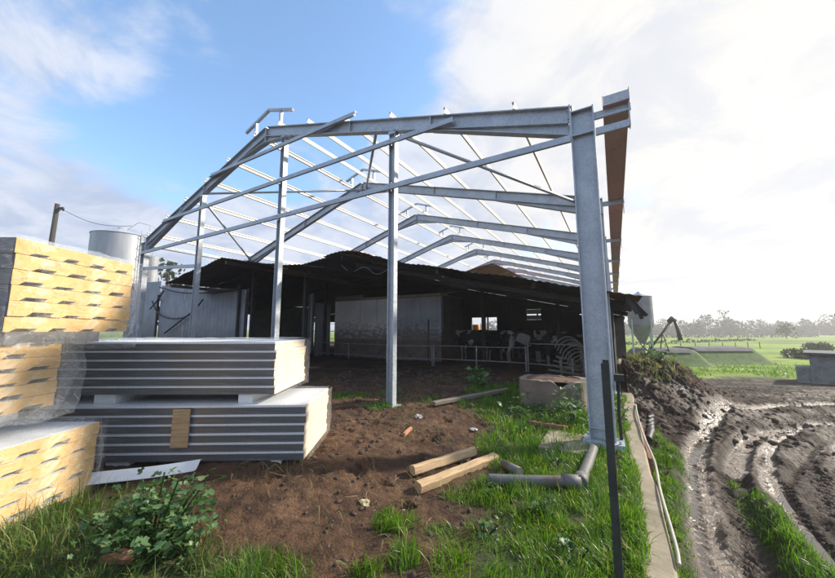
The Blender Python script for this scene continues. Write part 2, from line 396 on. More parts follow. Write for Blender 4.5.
# ------------------------------------------------------------------ mesh builder
class MB:
    def __init__(s):
        s.v = []; s.f = []; s.mi = []; s.smooth = []

    def add(s, verts, faces, mi=0, smooth=False):
        o = len(s.v); s.v += [tuple(v) for v in verts]
        for f in faces:
            s.f.append(tuple(i + o for i in f)); s.mi.append(mi); s.smooth.append(smooth)
        return s

    def box(s, lo, hi, mi=0, M4=None):
        x0, y0, z0 = lo; x1, y1, z1 = hi
        vs = [Vector(p) for p in ((x0, y0, z0), (x1, y0, z0), (x1, y1, z0), (x0, y1, z0), (x0, y0, z1), (x1, y0, z1), (x1, y1, z1), (x0, y1, z1))]
        if M4 is not None: vs = [M4 @ p for p in vs]
        return s.add(vs, [(0, 3, 2, 1), (4, 5, 6, 7), (0, 1, 5, 4), (1, 2, 6, 5), (2, 3, 7, 6), (3, 0, 4, 7)], mi)

    def extrude(s, prof, p0, p1, up=(0, 0, 1), mi=0, cap=True, capmi=None):
        """closed 2D profile (side, up) swept straight from p0 to p1"""
        p0 = Vector(p0); p1 = Vector(p1); d = (p1 - p0).normalized(); up = Vector(up)
        if abs(d.dot(up.normalized())) > .99: up = Vector((0, 1, 0)) if abs(d.y) < .9 else Vector((1, 0, 0))
        side = d.cross(up).normalized(); u = side.cross(d).normalized()
        n = len(prof)
        vs = [p0 + side * a + u * b for a, b in prof] + [p1 + side * a + u * b for a, b in prof]
        s.add(vs, [(i, (i + 1) % n, n + (i + 1) % n, n + i) for i in range(n)], mi)
        if cap:
            o = len(s.v) - 2 * n
            s.f.append(tuple(o + i for i in reversed(range(n)))); s.mi.append(mi if capmi is None else capmi); s.smooth.append(False)
            s.f.append(tuple(o + n + i for i in range(n))); s.mi.append(mi if capmi is None else capmi); s.smooth.append(False)
        return s

    def bar(s, p0, p1, w, h, up=(0, 0, 1), mi=0):
        return s.extrude([(-w / 2, -h / 2), (w / 2, -h / 2), (w / 2, h / 2), (-w / 2, h / 2)], p0, p1, up, mi)

    def ibeam(s, p0, p1, w, h, tw=.012, tf=.018, up=(0, 0, 1), mi=0):
        a = w / 2; b = h / 2; t = tw / 2
        pr = [(-a, -b), (a, -b), (a, -b + tf), (t, -b + tf), (t, b - tf), (a, b - tf), (a, b), (-a, b), (-a, b - tf), (-t, b - tf), (-t, -b + tf), (-a, -b + tf)]
        return s.extrude(pr, p0, p1, up, mi)

    def zed(s, p0, p1, w, h, t=.006, up=(0, 0, 1), mi=0, flip=1):
        b = h / 2; k = flip
        pr = [(-t / 2 * k, -b), (w * k, -b), (w * k, -b + .025), ((w - t) * k, -b + .025), ((w - t) * k, -b + t), (t / 2 * k, -b + t), (t / 2 * k, b), (-w * k, b), (-w * k, b - .025), (-(w - t) * k, b - .025), (-(w - t) * k, b - t), (-t / 2 * k, b - t)]
        return s.extrude(pr, p0, p1, up, mi)

    def tube(s, pts, r, seg=8, mi=0, cap=True):
        pts = [Vector(p) for p in pts]; n = len(pts)
        rs = r if isinstance(r, (list, tuple)) else [r] * n
        d0 = (pts[1] - pts[0]).normalized()
        ref = Vector((0, 0, 1)) if abs(d0.z) < .9 else Vector((1, 0, 0))
        rings = []
        for i, p in enumerate(pts):
            d = (pts[min(i + 1, n - 1)] - pts[max(i - 1, 0)]).normalized()
            a = d.cross(ref)
            if a.length < 1e-4: a = d.cross(Vector((0, 1, 0)))
            a.normalize(); b = a.cross(d).normalized(); ref = b
            rings.append([p + (a * math.cos(t) + b * math.sin(t)) * rs[i] for t in [2 * math.pi * k / seg for k in range(seg)]])
        vs = [q for R in rings for q in R]; fs = []
        for i in range(n - 1):
            for k in range(seg):
                fs.append((i * seg + k, i * seg + (k + 1) % seg, (i + 1) * seg + (k + 1) % seg, (i + 1) * seg + k))
        s.add(vs, fs, mi, True)
        if cap:
            o = len(s.v) - len(vs)
            s.f.append(tuple(o + k for k in reversed(range(seg)))); s.f.append(tuple(o + (n - 1) * seg + k for k in range(seg)))
            s.mi += [mi, mi]; s.smooth += [False, False]
        return s

    def lathe(s, prof, c=(0, 0, 0), seg=32, mi=0):
        c = Vector(c); n = len(prof); vs = []; fs = []
        for r, z in prof:
            vs += [c + Vector((r * math.cos(2 * math.pi * k / seg), r * math.sin(2 * math.pi * k / seg), z)) for k in range(seg)]
        for i in range(n - 1):
            for k in range(seg):
                fs.append((i * seg + k, i * seg + (k + 1) % seg, (i + 1) * seg + (k + 1) % seg, (i + 1) * seg + k))
        return s.add(vs, fs, mi, True)

    def sheet(s, a, b, c, d, pitch=.18, amp=.022, t=.004, nv=6, mi=0, wob=0.0, seed=0):
        """corrugated sheet through corners a,b (front edge), d,c (back edge); ribs run from front to back"""
        a, b, c, d = map(Vector, (a, b, c, d)); L = (b - a).length; nu = max(4, int(L / pitch * 4))
        nrm = (b - a).cross(d - a).normalized()
        if nrm.z < 0: nrm = -nrm
        vs = []
        for k in (0, 1):
            for j in range(nv + 1):
                v = j / nv
                for i in range(nu + 1):
                    u = i / nu
                    p = (a * (1 - u) + b * u) * (1 - v) + (d * (1 - u) + c * u) * v
                    h = amp * math.sin(u * L / pitch * 2 * math.pi)
                    if wob: h += wob * (float(vnoise(u * 3 + seed, v * 3, 5)) - .5) * 2
                    vs.append(p + nrm * (h - k * t))
        W = nu + 1; o2 = W * (nv + 1); fs = []
        for j in range(nv):
            for i in range(nu):
                q = (j * W + i, j * W + i + 1, (j + 1) * W + i + 1, (j + 1) * W + i)
                fs.append(q); fs.append(tuple(o2 + x for x in reversed(q)))
        for i in range(nu):
            fs.append((i + 1, i, o2 + i, o2 + i + 1)); q = nv * W + i; fs.append((q, q + 1, o2 + q + 1, o2 + q))
        return s.add(vs, fs, mi, True)

    def build(s, name, mats, parent=None, bevel=0, loc=None, rotz=0):
        me = bpy.data.meshes.new(name); me.from_pydata(s.v, [], s.f)
        if not isinstance(mats, (list, tuple)): mats = [mats]
        for m in mats: me.materials.append(m if not isinstance(m, str) else M[m])
        me.polygons.foreach_set('material_index', s.mi)
        me.polygons.foreach_set('use_smooth', s.smooth); me.update()
        o = bpy.data.objects.new(name, me); COL.objects.link(o)
        if parent is not None: o.parent = parent
        if loc is not None: o.location = loc
        if rotz: o.rotation_euler[2] = rotz
        if bevel:
            b = o.modifiers.new('bevel', 'BEVEL'); b.width = bevel; b.segments = 2; b.limit_method = 'ANGLE'
        return o


def np_mesh(name, V, F, mats, parent=None, attrs=None, smooth=False, mi=None):
    me = bpy.data.meshes.new(name); V = np.asarray(V, np.float32); F = np.asarray(F, np.int32)
    me.vertices.add(len(V)); me.vertices.foreach_set('co', V.ravel())
    k = F.shape[1]; me.loops.add(F.size); me.loops.foreach_set('vertex_index', F.ravel())
    me.polygons.add(len(F)); me.polygons.foreach_set('loop_start', np.arange(0, F.size, k, dtype=np.int32))
    if smooth: me.polygons.foreach_set('use_smooth', np.ones(len(F), bool))
    if not isinstance(mats, (list, tuple)): mats = [mats]
    for m in mats: me.materials.append(M[m] if isinstance(m, str) else m)
    if mi is not None: me.polygons.foreach_set('material_index', np.asarray(mi, np.int32))
    for an, av in (attrs or {}).items():
        at = me.attributes.new(an, 'FLOAT', 'POINT'); at.data.foreach_set('value', np.asarray(av, np.float32))
    me.update(calc_edges=True); me.validate()
    o = bpy.data.objects.new(name, me); COL.objects.link(o)
    if parent is not None: o.parent = parent
    return o


def tag(o, label=None, cat=None, group=None, kind=None):
    if label: o['label'] = label
    if cat: o['category'] = cat
    if group: o['group'] = group
    if kind: o['kind'] = kind
    return o


def thing(name, label, cat, loc=(0, 0, 0), rotz=0, group=None):
    o = bpy.data.objects.new(name, None); COL.objects.link(o); o.empty_display_size = .3
    o.location = loc; o.rotation_euler = (0, 0, rotz)
    return tag(o, label, cat, group)


def copy_tree(o, parent=None):
    c = o.copy(); COL.objects.link(c)
    if parent is not None: c.parent = parent
    for ch in [x for x in bpy.data.objects if x.parent == o]: copy_tree(ch, c)
    return c


# ------------------------------------------------------------------ terrain
TA = smooth_line([(5.6, 15.0), (3.46, 13.4), (2.2, 11.52), (1.3, 8.73), (.92, 6.85), (.76, 5.42), (.63, 4.07), (.57, 3.2), (.5, 1.5)])
TB = smooth_line([(7.5, 15.3), (5.69, 14.3), (4.06, 12.6), (2.79, 10.6), (1.52, 7.92), (1.22, 6.18), (1.0, 4.2), (.92, 3.2), (.85, 1.5)])
TC = smooth_line([(7.5, 13.6), (4.66, 11.93), (3.76, 10.56), (2.29, 7.62), (1.9, 6.63), (1.78, 5.51), (1.75, 4.3), (1.75, 2.5)])
TE = smooth_line([(6.4, 12.0), (3.84, 9.9), (2.62, 7.6), (2.22, 6.46), (2.15, 5.0), (2.2, 3.0)])
TF = smooth_line([(3.6, 11.3), (2.31, 9.0), (1.72, 6.9), (1.62, 5.6), (1.55, 4.6)])
TG = smooth_line([(9, 14.6), (6, 13.2), (4.4, 11.2), (3.3, 8.8), (2.9, 6.5)])
TH = smooth_line([(7.5, 12.6), (5.2, 12.2), (3.4, 11.2), (2.2, 9.6), (1.75, 8.2), (1.5, 7.2)])
G1 = [(-.75, 1.5), (-1.08, 2.34), (-1.12, 2.97), (-1.45, 3.16), (-1.21, 3.84), (-1.75, 4.7), (-1.73, 5.59), (-2.4, 5.95), (-3.11, 7.72), (-2.43, 9.2), (-.62, 9.0), (-.11, 9.5), (-.0, 5.73), (.04, 1.5)]
G2 = [(-4.5, .68), (-4.22, 1.07), (-3.81, 1.38), (-2.95, 1.32), (-2.37, 1.42), (-1.9, 1.62), (-1.7, 1.3), (-3.16, .3)]
G3 = [(.62, 8.9), (.82, 7.4), (.70, 6.07), (.54, 5.15), (.46, 3.78), (.4, 1.8), (.2, 1.8), (.2, 3.5), (.3, 6.13)]
G4 = [(1.29, 6.8), (1.5, 6.3), (1.56, 5.4), (1.55, 4.46), (1.5, 3.4), (1.28, 3.4), (1.18, 4.02), (1.2, 5.15)]
TUFTS = [(-1.67, 2.45, .2), (-3.98, 5.35, .38), (-5.2, 5.87, .42), (-1.36, 2.12, .13), (-1.3, 2.55, .14), (-2.55, 6.4, .32), (-1.5, 1.9, .12), (-3.4, 6.2, .22), (-4.6, 6.5, .3)]
_fr = random.Random(21)
FEET = [(_fr.uniform(-5.2, -1.3), _fr.uniform(1.9, 6.8), _fr.uniform(0, 6.28), _fr.uniform(.018, .045)) for _ in range(95)]
XS = .15  # the wall line: yard to the left, lower field to the right


def ground_parts(x, y):
    x = np.asarray(x, float); y = np.asarray(y, float)
    d = -math.sin(YAW) * x + math.cos(YAW) * y        # distance ahead
    right = (x > XS)
    lump = fbm(x * 1.3, y * 1.3, 3, 4) - .5
    fine = fbm(x * 7, y * 7, 9, 3) - .5
    grain = fbm(x * 22, y * 22, 21, 2) - .5
    # yard
    zy = .14 * sstep(-1.2, -3.4, x) + .06 * sstep(5.5, 9, y) + .09 * lump + .058 * fine + .028 * grain
    zy = zy + .05 * sstep(.52, .66, fbm(x * 3.1, y * 3.1, 33, 3)) * sstep(5.8, 7.2, y) * sstep(13, 9, y)
    for fx, fy, fa, fd in FEET:
        near_ = (np.abs(x - fx) < .3) & (np.abs(y - fy) < .3)
        if near_.any():
            u = (x[near_] - fx) * math.cos(fa) + (y[near_] - fy) * math.sin(fa); v = -(x[near_] - fx) * math.sin(fa) + (y[near_] - fy) * math.cos(fa)
            r_ = np.sqrt((u / .145) ** 2 + (v / (.055 + .012 * np.sign(u))) ** 2)
            zy[near_] += -fd * sstep(1.15, .75, r_) + .45 * fd * np.exp(-((r_ - 1.35) / .22) ** 2) + .006 * np.sin(u * 190) * sstep(.9, .7, r_)
    zy = np.where((x > -1.5) & (x < XS), zy * sstep(XS, -1.0, x) + .0, zy)
    zy = zy + .05 * sstep(9.5, 12, y) * sstep(-.5, -2, x)
    # field side
    base = -.55 - .55 * sstep(11, 18, d) - .45 * sstep(18, 32, d)
    roughness = sstep(2.5, 5.5, d) * sstep(26, 16, d)
    zr = base + .045 * lump + (.035 + .02 * roughness) * fine + .045 * grain + .04 * (1 - np.abs(2 * fbm(x * 3.3, y * 3.3, 300, 4) - 1) * 3.0).clip(0, 1) ** 2 * roughness
    dark = np.where(right, sstep(23, 19, d), 0.0)
    dark = np.where(right, dark, .85 * sstep(6.0, 9.5, y + .5 * lump))
    wet = np.where(right, .35 * sstep(.45, .65, fbm(x * 1.1, y * 1.1, 77, 3)) * dark, 0.0)
    rr = np.zeros_like(x); cm = np.zeros_like(x)
    for pts, wd, dp, wt, tread in ((TA, .165, .10, 1.15, .02), (TB, .18, .12, .25, .030), (TC, .15, .09, .2, .028), (TE, .17, .11, .3, .030), (TF, .10, .07, .9, .018), (TG, .26, .09, .95, .022), (TH, .16, .06, 1.0, .02)):
        dd, arc, side = poly_dist(x, y, pts)
        dd = dd + .09 * (fbm(x * 2.2, y * 2.2, 51, 2) - .5)
        core = np.exp(-(dd / wd) ** 4); berm = np.exp(-((dd - wd * 1.75) / (wd * .55)) ** 2)
        cm = np.maximum(cm, core); lug = np.sin((arc + dd * 1.0) * 2 * math.pi / .125 + 2.2 * (fbm(x * 1.2, y * 1.2, 71, 2) - .5)) * tread * core * (.25 + 1.1 * fbm(x * 1.9, y * 1.9, 72, 2))
        k = np.where(right, 1.0, 0.0)
        rr += k * (-dp * core + .035 * berm * (.6 + .8 * fbm(x * 5, y * 5, 61, 2)) + lug)
        wcore = np.exp(-(dd / (wd * 1.25)) ** 4)
        wet = np.maximum(wet, k * wcore * wt * (.45 + .85 * fbm(x * 2.5, y * 2.5, 70, 2)))
    zr = base + (zr - base) * (1 - .6 * cm) + np.clip(rr, -.115, .045) * sstep(24, 14, d)
    # heap of dug earth against the wall
    hp = sstep(8.3, 12.0, y - .5 * (x - .3)) * sstep(24, 19, y) * sstep(3.1, 1.2, x + .35 * lump - .03 * (y - 12))
    zr = zr + hp * (1.12 + .35 * lump + .2 * fine + .1 * grain)
    # grass masks
    ng = .24 * (fbm(x * 2.4, y * 2.4, 41, 4) - .5) * 4
    gy = np.clip(soft_poly(x, y, G1, .18) + ng * .55, 0, 1) * (soft_poly(x, y, G1, .14) > 0)
    gy = np.maximum(gy, np.clip(soft_poly(x, y, G2, .2) + ng * .5, 0, 1) * (soft_poly(x, y, G2, .14) > 0))
    for tx, ty, tr in TUFTS:
        gy = np.maximum(gy, .95 * sstep(tr * 1.25, tr * .4, np.hypot(x - tx, y - ty) + .18 * tr * ng))
    gr = np.maximum(np.clip(soft_poly(x, y, G3, .09) + ng * .4, 0, 1) * (soft_poly(x, y, G3, .2) > 0), np.clip(soft_poly(x, y, G4, .1) + ng * .4, 0, 1) * (soft_poly(x, y, G4, .18) > 0))
    grass = np.where(right, gr, gy)
    zr = zr + .05 * gr
    wet = wet * (1 - grass); dark = dark * (1 - .8 * hp * sstep(.5, .62, fbm(x * 1.7, y * 1.7, 88, 3)))
    # fields
    edge = d + 2.2 * (fbm(x * .35, y * .35, 90, 3) - .5) * 2
    field = np.where(right, sstep(18.5, 21, edge + .25 * np.clip(6 - x, -8, 6)), sstep(33, 37, y))
    field = np.maximum(field, np.where(x < -30, 1.0, 0.0))
    # low rise of land far away
    far = np.where(right, zr, zy)
    far = far + (3.5 * sstep(330, 900, np.hypot(x, y))) + .5 * (fbm(x * .02, y * .02, 95, 2) - .5) * sstep(40, 90, d)
    far = np.where(~right, far - 1.45 * sstep(30, 45, y), far)
    return far, grass, wet, dark, field


def gz(x, y):
    return float(ground_parts(np.array([x]), np.array([y]))[0][0])


def axis_steps(lo, hi, step, far_lo, far_hi, growth=1.09):
    a = list(np.arange(lo, hi, step)); s = step
    while a[-1] < far_hi: s *= growth; a.append(a[-1] + s)
    s = step; b = [lo]
    while b[-1] > far_lo: s *= growth; b.append(b[-1] - s)
    return np.array(b[:0:-1] + a)


gx = axis_steps(-5.0, 5.6, .027, -1500, 1600)
gy = axis_steps(1.0, 13.0, .03, -60, 13.0)[:-1]
gy = np.concatenate([gy[gy < 13.0], axis_steps(13.0, 19.0, .055, 13.0, 2200)])
gx = np.sort(np.concatenate([gx[np.abs(gx - XS) > .012], [XS - .008, XS + .008]]))
GX, GY = np.meshgrid(gx, gy)
Z, mg, mw, md, mf = ground_parts(GX.ravel(), GY.ravel())
nx, ny = len(gx), len(gy)
idx = np.arange(nx * ny).reshape(ny, nx)
F = np.stack([idx[:-1, :-1].ravel(), idx[:-1, 1:].ravel(), idx[1:, 1:].ravel(), idx[1:, :-1].ravel()], 1)
ground = np_mesh('ground', np.stack([GX.ravel(), GY.ravel(), Z], 1), F, 'ground', attrs=dict(grass=mg, wet=mw, dark=md, field=mf), smooth=True)
tag(ground, kind='structure')

# puddles lying in the deepest ruts
pv = []; pf = []
for pts, w in ((TA, .16), (TF, .1), (TG, .22)):
    acc = 0
    for i in range(0, len(pts) - 1):
        (ax, ay), (bx, by) = pts[i], pts[i + 1]
        L = math.hypot(bx - ax, by - ay) + 1e-9; nxv, nyv = -(by - ay) / L, (bx - ax) / L
        dep = -math.sin(YAW) * ax + math.cos(YAW) * ay
        zz = -.55 - .55 * float(sstep(11, 18, dep)) - .078
        o = len(pv)
        pv += [(ax - nxv * w, ay - nyv * w, zz), (ax + nxv * w, ay + nyv * w, zz), (bx + nxv * w, by + nyv * w, zz), (bx - nxv * w, by - nyv * w, zz)]
        pf.append((o, o + 1, o + 2, o + 3))
tag(np_mesh('puddle_water', pv, np.array(pf), 'water'), kind='structure')


# ------------------------------------------------------------------ grass
def blades(name, pts, h, w, mat, lean=.45, dry=.06, sun=None):
    n = len(pts); P = np.asarray(pts, float)
    ang = 4 * np.pi * fbm(P[:, 0] * 2.3, P[:, 1] * 2.3, 140, 2) + RNG.normal(0, .95, n); ln = RNG.uniform(.15, 1.0, n) * lean
    hh = h * np.clip(np.exp(RNG.normal(-.2, .42, n)), .25, 2.2) * (.5 + 1.05 * fbm(P[:, 0] * 3.1, P[:, 1] * 3.1, 150, 2)); ww = w * RNG.uniform(.6, 1.3, n)
    dx, dy = np.cos(ang), np.sin(ang); tw = RNG.uniform(-.9, .9, n)
    sx, sy = -np.sin(ang + tw), np.cos(ang + tw)
    V = np.zeros((n, 7, 3)); T = np.zeros((n, 7))
    tone = np.clip(RNG.normal(.30, .17, n) + .35 * (fbm(P[:, 0] * 2, P[:, 1] * 2, 160, 3) - .4), 0, .8); tone = np.where(RNG.random(n) < dry, RNG.uniform(.85, 1, n), tone)
    for k, (t, wk) in enumerate(((0, 1.0), (.38, .85), (.72, .55))):
        bend = ln * hh * t ** 1.8; up = hh * t * (1 - .35 * ln * t)
        for s_, j in ((-1, 0), (1, 1)):
            V[:, k * 2 + j, 0] = P[:, 0] + dx * bend + s_ * sx * ww * wk / 2
            V[:, k * 2 + j, 1] = P[:, 1] + dy * bend + s_ * sy * ww * wk / 2
            V[:, k * 2 + j, 2] = P[:, 2] + up
    V[:, 6, 0] = P[:, 0] + dx * ln * hh * 1.05; V[:, 6, 1] = P[:, 1] + dy * ln * hh * 1.05
    V[:, 6, 2] = P[:, 2] + hh * (1 - .42 * ln)
    T[:] = tone[:, None]
    b = np.arange(n)[:, None] * 7
    tri = np.concatenate([b + np.array([[0, 1, 3]]), b + np.array([[0, 3, 2]]), b + np.array([[2, 3, 5]]), b + np.array([[2, 5, 4]]), b + np.array([[4, 5, 6]])])
    o = np_mesh(name, V.reshape(-1, 3), tri, mat, attrs=dict(tone=T.ravel()), smooth=True)
    return o


def scatter(x0, x1, y0, y1, per_m2, thr=.12, cond=None):
    n = int((x1 - x0) * (y1 - y0) * per_m2)
    x = RNG.uniform(x0, x1, n); y = RNG.uniform(y0, y1, n)
    z, g, w, dk, f = ground_parts(x, y)
    clump = np.clip(.0 + 2.6 * (fbm(x * 4.5, y * 4.5, 123, 3) - .22), .05, 1.3)
    k = (g * clump > RNG.uniform(thr, 1.0, n))
    if cond is not None: k &= cond(x, y)
    return np.stack([x[k], y[k], z[k] - .01], 1)


near = scatter(-2.2, XS - .08, 1.3, 4.6, 8500, .06)
tag(blades('grass', near, .092, .0075, 'grass', .95, .13), kind='stuff')
mid = scatter(-5.8, XS - .02, 4.6, 9.6, 3000, .06)
tag(blades('grass', mid, .095, .010, 'grass', .8), kind='stuff')
left = scatter(-5.0, -1.0, .3, 2.0, 2400)
tag(blades('straggly_grass', left, .125, .0065, 'grass_dry', .9, .12), kind='stuff')
strip = scatter(XS + .05, 2.2, 1.6, 9.5, 4200)
tag(blades('grass', strip, .085, .008, 'grass', .8, .03), kind='stuff')
n = 6500; sx_ = RNG.uniform(-.02, .12, n); sy_ = RNG.uniform(1.6, 9.5, n)
kk = fbm(sx_ * 2 + 5, sy_ * 1.5, 260, 3) + .9 * (.06 - sx_) > .52
tag(blades('grass', np.stack([sx_, sy_, np.full(n, .0)], 1)[kk], .09, .007, 'grass', 1.1), kind='stuff')
# sparse stalks over the bare earth and the dug heap
n = 5200; sx_ = RNG.uniform(-5, .1, n); sy_ = RNG.uniform(1.4, 9, n); z_, g_, *_r = ground_parts(sx_, sy_)
kk = (fbm(sx_ * 1.6, sy_ * 1.6, 200, 3) > .57)
tag(blades('straggly_grass', np.stack([sx_, sy_, z_], 1)[kk], .09, .005, 'grass_dry', 1.2, .5), kind='stuff')
n = 9000; sx_ = RNG.uniform(.3, 3.0, n); sy_ = RNG.uniform(10.5, 21, n); z_, *_r = ground_parts(sx_, sy_)
kk = (z_ > .25) & (fbm(sx_ * 1.2, sy_ * 1.2, 210, 3) > .5)
tag(blades('straggly_grass', np.stack([sx_, sy_, z_], 1)[kk], .16, .016, 'grass_dry', 1.0, .5), kind='stuff')

n = 26000; la_ = RNG.uniform(.0, 34, n); de_ = RNG.uniform(17.5, 60, n); sx_ = RT.x * la_ + FW.x * de_; sy_ = RT.y * la_ + FW.y * de_
z_, g_, w_, dk_, f_ = ground_parts(sx_, sy_); kk = (f_ > .5) & (sx_ > .6) & (fbm(sx_ * .5, sy_ * .5, 230, 4) > .5)
tag(blades('pasture_grass', np.stack([sx_, sy_, z_], 1)[kk], .22, .05, 'grass', 1.0, .12), kind='stuff')
# clods and trodden rubbish on the yard, the heap and the mud: nobody could count these
cv = []; cf = []


def clod(x, y, z, r):
    o = len(cv); ico = [(0, 0, 1), (.9, 0, .35), (.28, .85, .4), (-.72, .53, .35), (-.72, -.53, .4), (.28, -.85, .3), (.6, .5, -.5), (-.3, .9, -.5), (-.9, 0, -.5), (-.3, -.9, -.5), (.6, -.5, -.5)]
    a = random.uniform(0, 6.28); sx, sy, sz = [random.uniform(.6, 1.3) for _ in range(3)]
    for p in ico:
        j = random.uniform(.75, 1.2); u, v = p[0] * sx * j * r, p[1] * sy * j * r
        cv.append((x + u * math.cos(a) - v * math.sin(a), y + u * math.sin(a) + v * math.cos(a), z + p[2] * sz * r * .65))
    for f in [(0, 1, 2), (0, 2, 3), (0, 3, 4), (0, 4, 5), (0, 5, 1), (1, 6, 2), (2, 7, 3), (3, 8, 4), (4, 9, 5), (5, 10, 1), (6, 7, 2), (7, 8, 3), (8, 9, 4), (9, 10, 5), (10, 6, 1)]:
        cf.append(tuple(o + i for i in f))


def clods(n, x0, x1, y0, y1, rmin, rmax, f):
    for _ in range(n):
        x = random.uniform(x0, x1); y = random.uniform(y0, y1)
        if f(x, y): clod(x, y, gz_fast(x, y), rmin + (rmax - rmin) * random.random() ** 3)


def gz_fast(x, y):
    i = min(max(int(np.searchsorted(gx, x)), 1), nx - 1); j = min(max(int(np.searchsorted(gy, y)), 1), ny - 1)
    return float(Z[j * nx + i])


clods(1500, -5.5, -.9, 1.8, 6.5, .006, .035, lambda x, y: True)
clods(900, -7.5, -1.2, 6.0, 10.5, .015, .10, lambda x, y: True)
clods(900, .3, 3.2, 8.6, 20, .02, .13, lambda x, y: True)
clods(700, .5, 9, 5, 18, .01, .045, lambda x, y: True)
clods(500, -5.0, -1.2, 2.0, 7.5, .006, .05, lambda x, y: vnoise(x * 1.5, y * 1.5, 5) > .5)
tag(np_mesh('rubble', cv, np.array(cf), 'clod'), kind='stuff')

# ------------------------------------------------------------------ retaining wall along the yard edge
mb = MB(); ys = [1.0 + i * .31 for i in range(int(44 / .31))]
for k, (side) in enumerate((0,)):
    rows = []
    for i, yv in enumerate(ys):
        j1 = .018 * (vnoise(yv * 1.7, 3) - .5) * 2; j2 = .02 * (vnoise(yv * 2.1, 8) - .5) * 2
        zt = .015 + .012 * (vnoise(yv * 1.1, 5) - .5)
        rows.append([(.035 + j1, yv, -.3), (.035 + j1, yv, zt - .01), (.05 + j1, yv, zt), (.24 + j2, yv, zt + .004), (.262 + j2, yv, zt - .02), (.265 + j2, yv, -.9)])
    vs = [p for r in rows for p in r]; fs = []
    for i in range(len(rows) - 1):
        for q in range(5): fs.append((i * 6 + q, (i + 1) * 6 + q, (i + 1) * 6 + q + 1, i * 6 + q + 1))
    fs.append((0, 1, 2, 3, 4, 5)); e = (len(rows) - 1) * 6; fs.append(tuple(e + q for q in (5, 4, 3, 2, 1, 0)))
    mb.add(vs, fs)
tag(mb.build('retaining_wall', 'concrete'), 'low mossy concrete wall running along the edge between the grass and the mud', 'wall')

# ------------------------------------------------------------------ new steel frame
XL, XR, XA = -15.55, -.245, -8.25
ZE, ZA = 5.03, 7.38
NF, PITCH_Y, Y0 = 9, 4.18, 5.487


def roof_z(x):
    return ZA - (ZA - ZE) * ((x - XA) / (-.08 - XA) if x > XA else (XA - x) / (XA - XL + .16))


barn = thing('steel_barn_frame', 'new galvanised steel barn frame with open purlin roof and gable rails', 'barn frame', (XA, Y0, 0))
B0 = Vector((XA, Y0, 0))


def bp(x, y, z): return (x - B0.x, y - B0.y, z)


PURLINS = (-7.65, -6.47, -5.22, -3.87, -2.58, -1.27, -8.75, -10.09, -11.3, -12.55, -13.82, -15.2)


